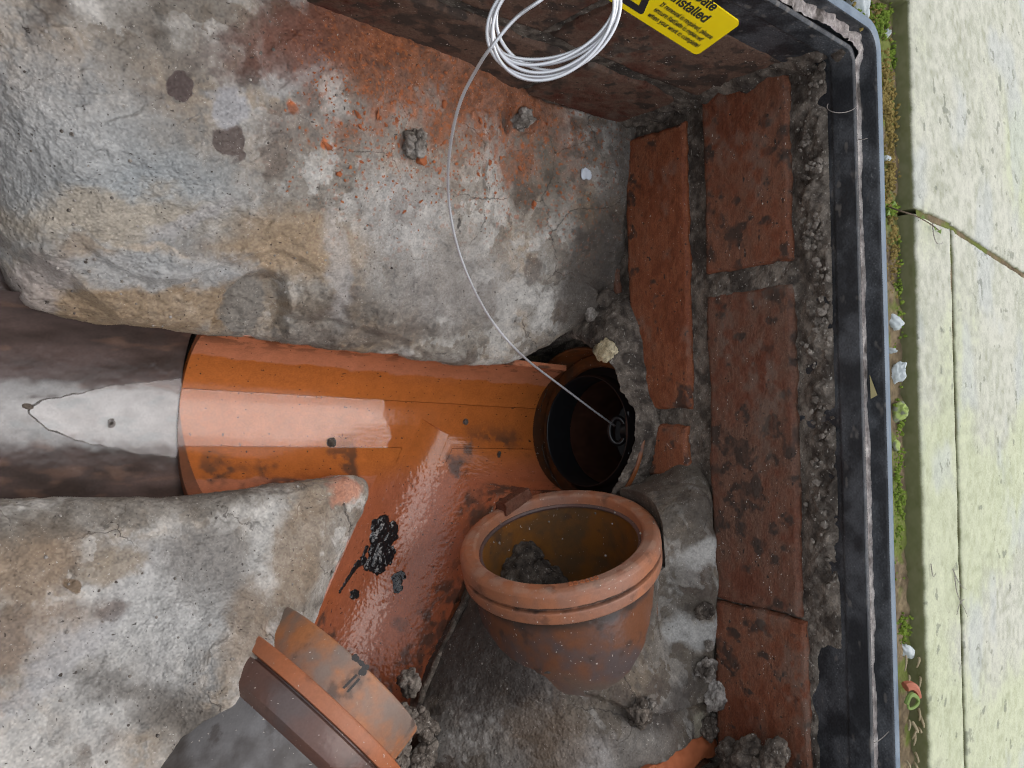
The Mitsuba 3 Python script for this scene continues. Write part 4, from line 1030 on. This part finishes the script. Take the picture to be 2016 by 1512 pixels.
from shapely.geometry import box as sbox, Polygon as SPoly
plate = trimesh.creation.extrude_polygon(sbox(-96 + 3, 3, -3, SGh - 3).buffer(3, quad_segs=8), 1.2, engine='earcut')
sg = thing('warning_sign', 'yellow plastic warning label with black writing on the wall beside the coil', 'sign')
put('board', (on_sign(np.array(plate.vertices), 0), plate.faces), 'sign_yellow', sg, smooth=False)
def line(text, x, y, h, bold=False, squeeze=1.0):
    t = meshkit.text_mesh(text, h, .25, bold)
    v = np.array(t.vertices); v[:, 0] = v[:, 0] * squeeze + x; v[:, 1] += y
    return on_sign(v, 1.25), t.faces
def width(text, h, bold=False):
    return np.ptp(meshkit.text_mesh(text, h, .25, bold).vertices[:, 0])
SM, BG = 2.55, 4.9
w3 = width('when your work is complete!', SM)
k3 = 39.0 / w3
x0 = -5.2 - 39.0
put('lettering', join([line('when your work is complete!', x0, 4.0, SM, squeeze=k3), line('ensure RatGate is replaced', x0, 7.9, SM, squeeze=k3), line('If removal is required, please', x0, 11.8, SM, squeeze=k3),
                       line('Installed', x0, 17.2, BG, True, .98), line('RatGate', x0, 24.2, BG, True, .98)]), 'sign_black', sg, smooth=False, label='black lettering about removal on the yellow label')
tri = SPoly([(x0 - 4 - 26, 4), (x0 - 4, 4), (x0 - 17, 27)]).buffer(1.2)
tri = tri.difference(SPoly([(x0 - 4 - 22, 6), (x0 - 8, 6), (x0 - 17, 22)]))
tm = trimesh.creation.extrude_polygon(tri, .25, engine='earcut')
put('warning_triangle', (on_sign(np.array(tm.vertices), 1.25), tm.faces), 'sign_black', sg, smooth=False)

# ------------------------------------------------------------------ loose things
def loose(name, px, py, r, mat, label, cat, seed, group=None, rough=.5, squash=(1, 1, .7), sub=3, lift=.35, **k):
    p, n = on(px, py)
    m = (chip(p + n * r * lift, r, seed, squash[2], n) if 'crumb' in mat else clod(p + n * r * lift, r, seed, n, squash) if mat in ('mortar_lump', 'mortar') else lump(p + n * r * lift, r, seed, rough, sub, squash, n))
    return put(name, m, mat, None, 25 if 'crumb' in mat else 45, label, cat, group, **k)
loose('mortar_lump', 808, 284, 8.8, 'mortar_lump', 'grey mortar lump lying on the benching left of the wire', 'mortar lump', 1, squash=(1.15, .8, .6))
loose('brick_chip', 826, 313, 4.6, 'brick_crumb', 'bright orange brick chip touching the grey lump left of the wire', 'brick chip', 2, squash=(1.2, .8, .6), sub=2)
loose('mortar_lump', 1025, 228, 8.5, 'mortar_lump', 'reddish brown mortar lump beside a dark crack under the coil', 'mortar lump', 3, squash=(1.3, .75, .75))
loose('mortar_lump', 1255, 1400, 9, 'mortar', 'dark rough mortar lump alone on the smoothed mound below the socket', 'mortar lump', 4, rough=.7, squash=(1.2, .8, .7))
loose('mortar_lump', 1275, 1385, 4.5, 'mortar_lump', 'small pale knob on the lone lump below the socket', 'mortar lump', 14, rough=.5)
loose('mortar_lump', 1384, 1312, 8.6, 'mortar_lump', 'round pale mortar lump, uppermost of the row along the brick wall', 'mortar lump', 5, rough=.6)
loose('mortar_lump', 1397, 1366, 10.5, 'mortar_lump', 'largest knobbly pale lump in the middle of the row along the brick wall', 'mortar lump', 6, rough=.65, squash=(1.2, .9, .9))
loose('mortar_lump', 1416, 1410, 7.5, 'mortar_lump', 'brown grey lump touching the red brick in the lower row', 'mortar lump', 7, rough=.65)
loose('mortar_lump', 1388, 1432, 8.5, 'mortar', 'dark mortar lump at the foot of the row, above the orange shard', 'mortar lump', 8, rough=.6)
loose('mortar_lump', 1393, 1270, 4, 'mortar_lump', 'small white knob of mortar above the row along the brick wall', 'mortar lump', 9, rough=.5)
loose('mortar_lump', 1385, 1200, 7, 'mortar', 'crumbly grey lump clinging to the mound edge near the brick joint', 'mortar lump', 10, rough=.6)
loose('mortar_lump', 1162, 618, 6, 'mortar_lump', 'small grey crumb of mortar at the top of the outlet collar', 'mortar lump', 15, rough=.6)
loose('dark_stone', 1186, 588, 9, 'mortar_dark', 'black rounded stone wedged between the benching and the brick above the outlet', 'stone', 16, rough=.25, squash=(1.1, .9, .8))
loose('yellow_pebble', 1192, 690, 9, 'yellow_stone', 'pale yellow stone bedded in the mortar collar above the outlet', 'stone', 12, rough=.55, squash=(1.3, .9, .35), lift=.1)
for k, (px, py, r) in enumerate([(1148, 342, 3.2), (1157, 345, 3.0), (1153, 336, 2.2)]):
    loose('paint_flake', px, py, r, 'paint_flake', 'bluish white flake in a small cluster on the dark benching by the brick', 'flake', 20 + k, 'bluish white flakes', .4, (1.2, .9, .35), 2)
# heap of rough mortar between the pipe and the mound
heap = []
g = np.random.default_rng(5)
hp = thing('mortar_heap', 'heap of crumbly pale grey mortar at the bottom, right of the jointed pipe', 'mortar heap')
c = at(850, 1490, z=-196)
hv = []
for k in range(26):
    o = np.array([g.normal(0, 11), g.normal(-3, 15), 0]); rr = g.uniform(6, 12)
    hv.append(clod(c + o + [0, 0, -10 - .02 * (o @ o)], rr * .9, 200 + k, None, (1, 1, .85), 14))
put('crumbs', join(hv), 'mortar_bed', hp, smooth=40, kind='stuff')
# rubble in the lower right corner
rb_ = thing('rubble_heap', 'dark wet rubble in the lower right corner beneath the last brick', 'rubble heap')
hv = []
for k in range(30):
    px, py = g.uniform(1425, 1545), g.uniform(1470, 1540)
    p = at(px, py, x=XW - 14 + g.normal(0, 5))
    hv.append(lump(p, g.uniform(3, 9), 300 + k, .6, 3, (1, 1, .9)))
put('pieces', join(hv), 'mortar_dark', rb_, smooth=40, kind='stuff')
# shard of clay pipe
a, b = on(1412, 1458)[0], on(1300, 1518)[0]
def shard():
    ax = b - a; L = np.linalg.norm(ax); a_, u, w_ = frames(ax)
    n = unit(np.array([-.55, .15, .8])); s = unit(np.cross(n, a_)); n = np.cross(a_, s)
    rows = []
    for t in np.linspace(-.05, 1.25, 60):
        prof = []
        wd = 8.5 * (1 - .25 * t) + 1.2 * math.sin(t * 17)
        for q in np.linspace(-1, 1, 9): prof.append((q * wd, 3.0 - 2.2 * q * q))
        for q in np.linspace(1, -1, 9): prof.append((q * wd * .96, -3.0 - 2.2 * q * q))
        rows.append([a + ax * t + s * x + n * (y + 2.0) for x, y in prof])
    v = np.array(rows); v = v + fb(v, 6, 3, 5)[..., None] * .7
    v = v.reshape(-1, 3)
    e = [np.array([(k, (k + 1) % 18, 0, 0) for k in range(1, 17)]) , np.array([(59 * 18 + (k + 1) % 18, 59 * 18 + k, 59 * 18, 59 * 18) for k in range(1, 17)])]
    return v, np.vstack([grid_faces(60, 18, True)] + e)
put('clay_shard', shard(), 'clay_shard', None, 40, 'long orange shard of clay pipe lying at the bottom edge near the corner', 'shard')
# broken piece behind the socket's rim
p = at(1006, 978, z=-232)
s = trimesh.creation.box([26, 9, 20]).subdivide().subdivide().subdivide()
v = np.array(s.vertices); v = v + fb(v, 7, 3, 3)[:, None] * 1.6
v = v @ trimesh.transformations.rotation_matrix(.35, [0, 0, 1])[:3, :3].T + p + [2, -3, -4]
put('broken_piece', (v, s.faces), 'brick_sooty', None, 30, 'dark broken piece wedged between the channel and the socket rim', 'fragment')

# mortar lump and mud inside the socket pipe
a_, u_, w2 = frames(UA)
dn = unit(np.array([-.55, 0, -.84])); dn = unit(dn - UA * (dn @ UA))
ls = unit(RT * -1 + UA * (RT @ UA))
def inside(px, py, r):
    d = ray(px, py); o = EYE - UC
    dp, q = d - (d @ UA) * UA, o - (o @ UA) * UA
    A, B, C_ = dp @ dp, 2 * dp @ q, q @ q - r * r
    return EYE + d * (-B + math.sqrt(max(B * B - 4 * A * C_, 0))) / (2 * A)
m1, m2, m3_ = inside(1035, 1090, 50), inside(1050, 1130, 48), inside(1015, 1120, 48)
put('mortar_plug', join([lump(m1, 10, 77, .5, 3), lump(m2, 14, 78, .5, 3), lump(m3_, 12, 79, .5, 3), lump(inside(1075, 1150, 44), 15, 80, .5, 3), lump(inside(1025, 1150, 44), 15, 81, .5, 3)]), 'mortar_dark', None, 40, 'dark lump of mortar stuck inside the open socket pipe', 'mortar lump')

# black sludge on the branch
def on_branch(px, py):
    a_ = BRD; r = ray(px, py); o = EYE - BR0
    dp, opn = r - (r @ a_) * a_, o - (o @ a_) * a_
    A, B, C_ = dp @ dp, 2 * dp @ opn, opn @ opn - (RC + 1.5) ** 2
    t = (-B + math.sqrt(max(B * B - 4 * A * C_, 0))) / (2 * A)
    p = EYE + t * r
    q = p - BR0; q = q - (q @ a_) * a_
    return p, unit(-q)
def sludge(list_, seed):
    ms = []
    for k, (px, py, r, fl) in enumerate(list_):
        p, n = on_branch(px, py)
        ms.append(lump(p, r * 1.06, seed + k, .5, 3, (1.15, .95, fl * .62), n, 1.2))
    return join(ms)
S1 = [(752, 1040, 7.5, .5), (742, 1058, 7, .55), (763, 1063, 6.5, .5), (768, 1045, 5, .4), (738, 1036, 4.5, .4), (748, 1076, 5.5, .5), (733, 1084, 4.2, .5), (755, 1092, 7.5, .45), (741, 1104, 7, .5), (727, 1110, 5, .45), (763, 1098, 5, .4), (744, 1118, 4.5, .5), (716, 1104, 3.2, .4), (705, 1110, 2.6, .4), (772, 1085, 2.5, .3)]
S1 += [(700 - k * 3.8, 1116 + k * 6.0, 1.9 - .07 * k, .4) for k in range(9)] + [(722 - k * 3, 1078 + k * 7, 1.6, .4) for k in range(5)]
put('black_sludge_clump', sludge(S1, 400), 'black_sludge', None, True, 'glossy black sludge clump lying on the orange branch channel', 'sludge')
put('black_sludge_clump', sludge([(783, 1139, 4, .4), (782, 1150, 3.4, .4), (784, 1160, 2.6, .4), (790, 1134, 2.6, .4), (776, 1136, 2, .4)], 440), 'black_sludge', None, True, 'smaller black sludge spot below the large clump on the branch', 'sludge')
put('black_sludge_clump', sludge([(698, 1168, 3.2, .4), (695, 1174, 2, .4)], 450), 'black_sludge', None, True, 'tiny black sludge spot left of the others near the branch edge', 'sludge')
def on_main(px, py):
    z = ZWATER
    for _ in range(8):
        p = at(px, py, z=z); dy = p[1] - axis_y(p[0])
        z = -224 - math.sqrt(max(RC ** 2 - dy ** 2, 0)) if p[0] > 135 else -213.6 + (135 - p[0]) * .061 - math.sqrt(max(61 ** 2 - dy ** 2, 0))
    return p
for k, (px, py, r, m, lab, sq) in enumerate([(652, 872, 3.6, 'mortar', 'small brown stone standing in the shallow water of the channel', (1, .9, .9)), (916, 831, 2.4, 'mortar_lump', 'small pale stone in the middle of the orange channel', (1, 1, .8)),
                                             (982, 897, 2.4, 'mortar', 'tiny dark grit clot near the channel end', (1.6, .7, .6)), (220, 833, 2.6, 'mortar_lump', 'greenish grey grain lying in the brown channel water', (1, 1, .8)), (54, 800, 1.8, 'mortar_dark', 'black speck of grit on the brown channel bottom at far left', (1.4, .8, .7))]):
    put('pebble', lump(on_main(px, py), r, 500 + k, .35, 2, sq), m, None, 40, lab, 'pebble')

# crumbs of brick on the benching
cr = np.random.default_rng(23)
def crumb_spots(n, box, sz):
    out = []
    while len(out) < n:
        px, py = cr.uniform(*box[0]), cr.uniform(*box[1])
        c0 = math.exp(-((px - 930) / 210) ** 2 - ((py - 250) / 120) ** 2) + .35 * math.exp(-((px - 700) / 160) ** 2 - ((py - 260) / 150) ** 2) + .9 * math.exp(-((py - (150 + .32 * (px - 760))) / 60) ** 2) * (620 < px < 1010)
        if cr.random() < c0: out.append((px, py, cr.uniform(*sz)))
    return out
fixed = [(963, 318, 3.0), (1050, 402, 3.6), (1078, 383, 2.4), (945, 240, 2.6), (986, 310, 2.2), (1023, 332, 2.8), (872, 205, 3.2), (742, 228, 2.6), (702, 224, 3.0), (706, 250, 2.6), (828, 398, 2.0), (664, 340, 2.6), (646, 290, 3.2), (942, 343, 2.0), (795, 417, 1.6), (952, 345, 1.7), (975, 380, 1.6), (805, 200, 2.4), (1158, 392, 1.8), (748, 232, 1.8), (955, 250, 2.0), (912, 375, 1.5)]
for k, (px, py, r) in enumerate([(a, b, c * .8) for a, b, c in fixed] + crumb_spots(48, ((640, 1120), (90, 430)), (.8, 1.5))):
    loose('brick_crumb_piece', px, py, r, 'brick_crumb', 'small orange brick crumb scattered on the upper benching', 'brick crumb', 600 + k, 'brick crumbs on the upper benching', .45, (1.3, .85, .55), 1 if r < 2 else 2)
ms = [chip(on(px, py)[0], r, 900 + k) for k, (px, py, r) in enumerate(crumb_spots(900, ((560, 1160), (40, 470)), (.4, .95)))]
put('brick_dust', join(ms), 'brick_crumb', None, 40, 'fine red brick grit spread over the upper benching', 'brick dust', kind='stuff')
ms = []
for k in range(420):
    px, py = cr.uniform(20, 1330), cr.uniform(20, 1500)
    p, n = on(px, py)
    if abs(proj(p) - [px, py]).max() < 4: ms.append(lump(p, cr.uniform(.35, .9), 2000 + k, .4, 1))
put('grit', join(ms), 'mortar_lump', None, 40, 'pale sand grains strewn over the concrete benching', 'grit', kind='stuff')

# ------------------------------------------------------------------ beside the frame: stones, moss, stalks
def jsurf(px, py): 
    p = at(px, py, z=-4.0); p[2] = soil_z(p[None])[0]; return p
for k, (px, py, r, m, sq, lab) in enumerate([(1758, 634, 6.5, 'white_stone', (1, 1.3, .9), 'white pebble beside the frame, upper of the two white ones'), (1763, 734, 6.5, 'white_stone', (.9, 1.5, .9), 'white pebble beside the frame, lower of the two white ones'),
                                             (1769, 812, 6.5, 'mossy_stone', (.9, 1.5, .9), 'pebble half covered in bright moss beside the frame'), (1752, 690, 3, 'white_stone', (.8, 2, .8), 'small grey chip between the two white pebbles'),
                                             (1745, 312, 2.8, 'white_stone', (1, 1.2, .8), 'small white stone beside the upper part of the frame'), (1690, 12, 9, 'white_stone', (1.3, .8, .7), 'white stone at the top beyond the frame corner'), (1783, 1280, 6, 'white_stone', (.7, 1.9, .8), 'long white stone among litter near the bottom of the frame'),
                                             (1745, 68, 3.2, 'white_stone', (1, 1.4, .8), 'white chip beside the moss at the frame corner'), (1762, 872, 4, 'mossy_stone', (.8, 1.5, .8), 'small greenish stone below the mossy pebble')]):
    put('frame_pebble', lump(jsurf(px, py) + [0, 0, r * .12], r * .8, 700 + k, .42, 3, sq), m, None, True, lab, 'pebble')
def moss(list_, mat, seed, name, lab):
    ms = []; g = np.random.default_rng(seed)
    tet = trimesh.creation.icosphere(subdivisions=1)
    for px, py, sx, sy, n in list_:
        for k in range(int(n * 1.5)):
            p = jsurf(px + g.normal(0, sx), py + g.normal(0, sy)) + [0, 0, g.uniform(-.5, 2.2)]
            s = g.uniform(.35, 1.0)
            ms.append((np.array(tet.vertices) * [s, s, s * 1.3] * g.uniform(.6, 1.3, (len(tet.vertices), 1)) + p, tet.faces))
    put(name, join(ms), mat, None, False, lab, 'moss', kind='stuff')
moss([(1737, 40, 7, 16, 170), (1752, 412, 6, 7, 110), (1760, 110, 6, 18, 60), (1770, 900, 5, 60, 120), (1765, 1000, 5, 60, 110), (1778, 1240, 6, 14, 90), (1700, 20, 12, 12, 60), (1768, 560, 4, 60, 60)], 'moss_green', 3, 'green_moss', 'bright green moss tufts in the joint beside the frame')
moss([(1745, 190, 6, 40, 260), (1752, 290, 6, 45, 220), (1748, 370, 6, 30, 90), (1700, 25, 14, 12, 60), (1756, 480, 5, 40, 90)], 'moss_ochre', 4, 'ochre_moss', 'ochre dead moss in the joint beside the upper frame')
def stalk(pts, r, mat, name, lab, cat, group=None, lift=1.0):
    p = spline([at(x, y, z=z) for x, y, z in pts], 40, 'cubic')
    put(name, tube(p, np.linspace(r, r * .45, len(p)), 7), mat, None, True, lab, cat, group)
stalk([(1752, 408, 0), (1775, 416, 8), (1800, 424, 8), (1830, 440, 8.5), (1852, 458, 6)], .5, 'root', 'plant_stem', 'thin brown root lying in the crack across the paving beside the frame', 'stem')
for k, (px, py, dx, dy) in enumerate([(1812, 430, 7, -5), (1838, 446, 3, 8), (1845, 455, 8, 3), (1756, 405, 6, -9), (1750, 415, -3, 8)]):
    a = at(px, py, z=8); b = at(px + dx, py + dy, z=9.5); s = unit(np.cross(b - a, [0, 0, 1])) * 1.6
    m_ = (a + b) / 2 + [0, 0, 1.2]
    put('leaflet', (np.array([a, m_ + s, b, m_ - s, a - [0, 0, .2], m_ + s - [0, 0, .2], b - [0, 0, .2], m_ - s - [0, 0, .2]]), np.array([(0, 1, 2, 3), (7, 6, 5, 4)])), 'sprout_green', 'plant_stem', False)
stalk([(1782, 1352, 2), (1795, 1350, 4), (1806, 1362, 5), (1810, 1372, 5)], 3.0, 'leaf_stalk', 'red_stalk', 'reddish brown stalk end lying beside the lower frame', 'stalk')
stalk([(1785, 1385, 4), (1790, 1372, 5), (1802, 1370, 5), (1808, 1380, 5), (1800, 1392, 5), (1788, 1388, 5)], 1.5, 'sprout_green', 'green_tendril', 'curled pale green tendril beside the lower frame', 'tendril')
g = np.random.default_rng(31)
for k in range(16):
    px, py = g.uniform(1782, 1812), g.uniform(1280, 1505); an = g.normal(1.5, .5); L = g.uniform(10, 30)
    stalk([(px, py, 1), (px + math.cos(an) * L * .5 + 2, py + math.sin(an) * L * .5, 3), (px + math.cos(an) * L, py + math.sin(an) * L, 1.5)], g.uniform(.5, 1.1), 'straw', 'straw_stalk', 'dry straw stalk in the litter beside the lower frame', 'stalk', 'dry stalks beside the frame')
for k, pts in enumerate([[(1880, 1130, 7), (1884, 1165, 8), (1894, 1190, 8), (1905, 1215, 7)], [(1876, 1120, 7), (1890, 1150, 8), (1902, 1160, 8)], [(1898, 1180, 7), (1886, 1200, 8), (1884, 1210, 7)], [(1836, 440, 7), (1840, 470, 8), (1856, 478, 7.5)], [(1833, 1110, 7), (1838, 1135, 7.6), (1842, 1128, 7)]]):
    stalk(pts, .35, 'hair', 'root_hair', 'fine dark root hair lying on the paving', 'root hair', 'root hairs on the paving')
for k, pts in enumerate([[(1630, 205, -20), (1650, 222, -8), (1680, 215, -6), (1686, 190, -9)], [(1722, 1462, -4), (1742, 1448, -3), (1750, 1440, -2)], [(1690, 274, -9), (1702, 274, -5), (1708, 272, -4)]]):
    stalk(pts, .3, 'hair', 'frame_hair', 'thin hair caught on the black frame', 'hair', 'hairs on the frame')
c0 = [at(1712, 738, x=440), at(1727, 778, x=441.5), at(1714, 785, x=440)]
lv = np.array(c0 + [p + [-.4, 0, .3] for p in c0])
put('dry_leaf', (lv, np.array([(0, 1, 2, 2), (5, 4, 3, 3), (0, 3, 4, 1), (1, 4, 5, 2), (2, 5, 3, 0)])), 'leaf_dry', None, False, 'small olive leaf caught in the groove of the frame', 'leaf')
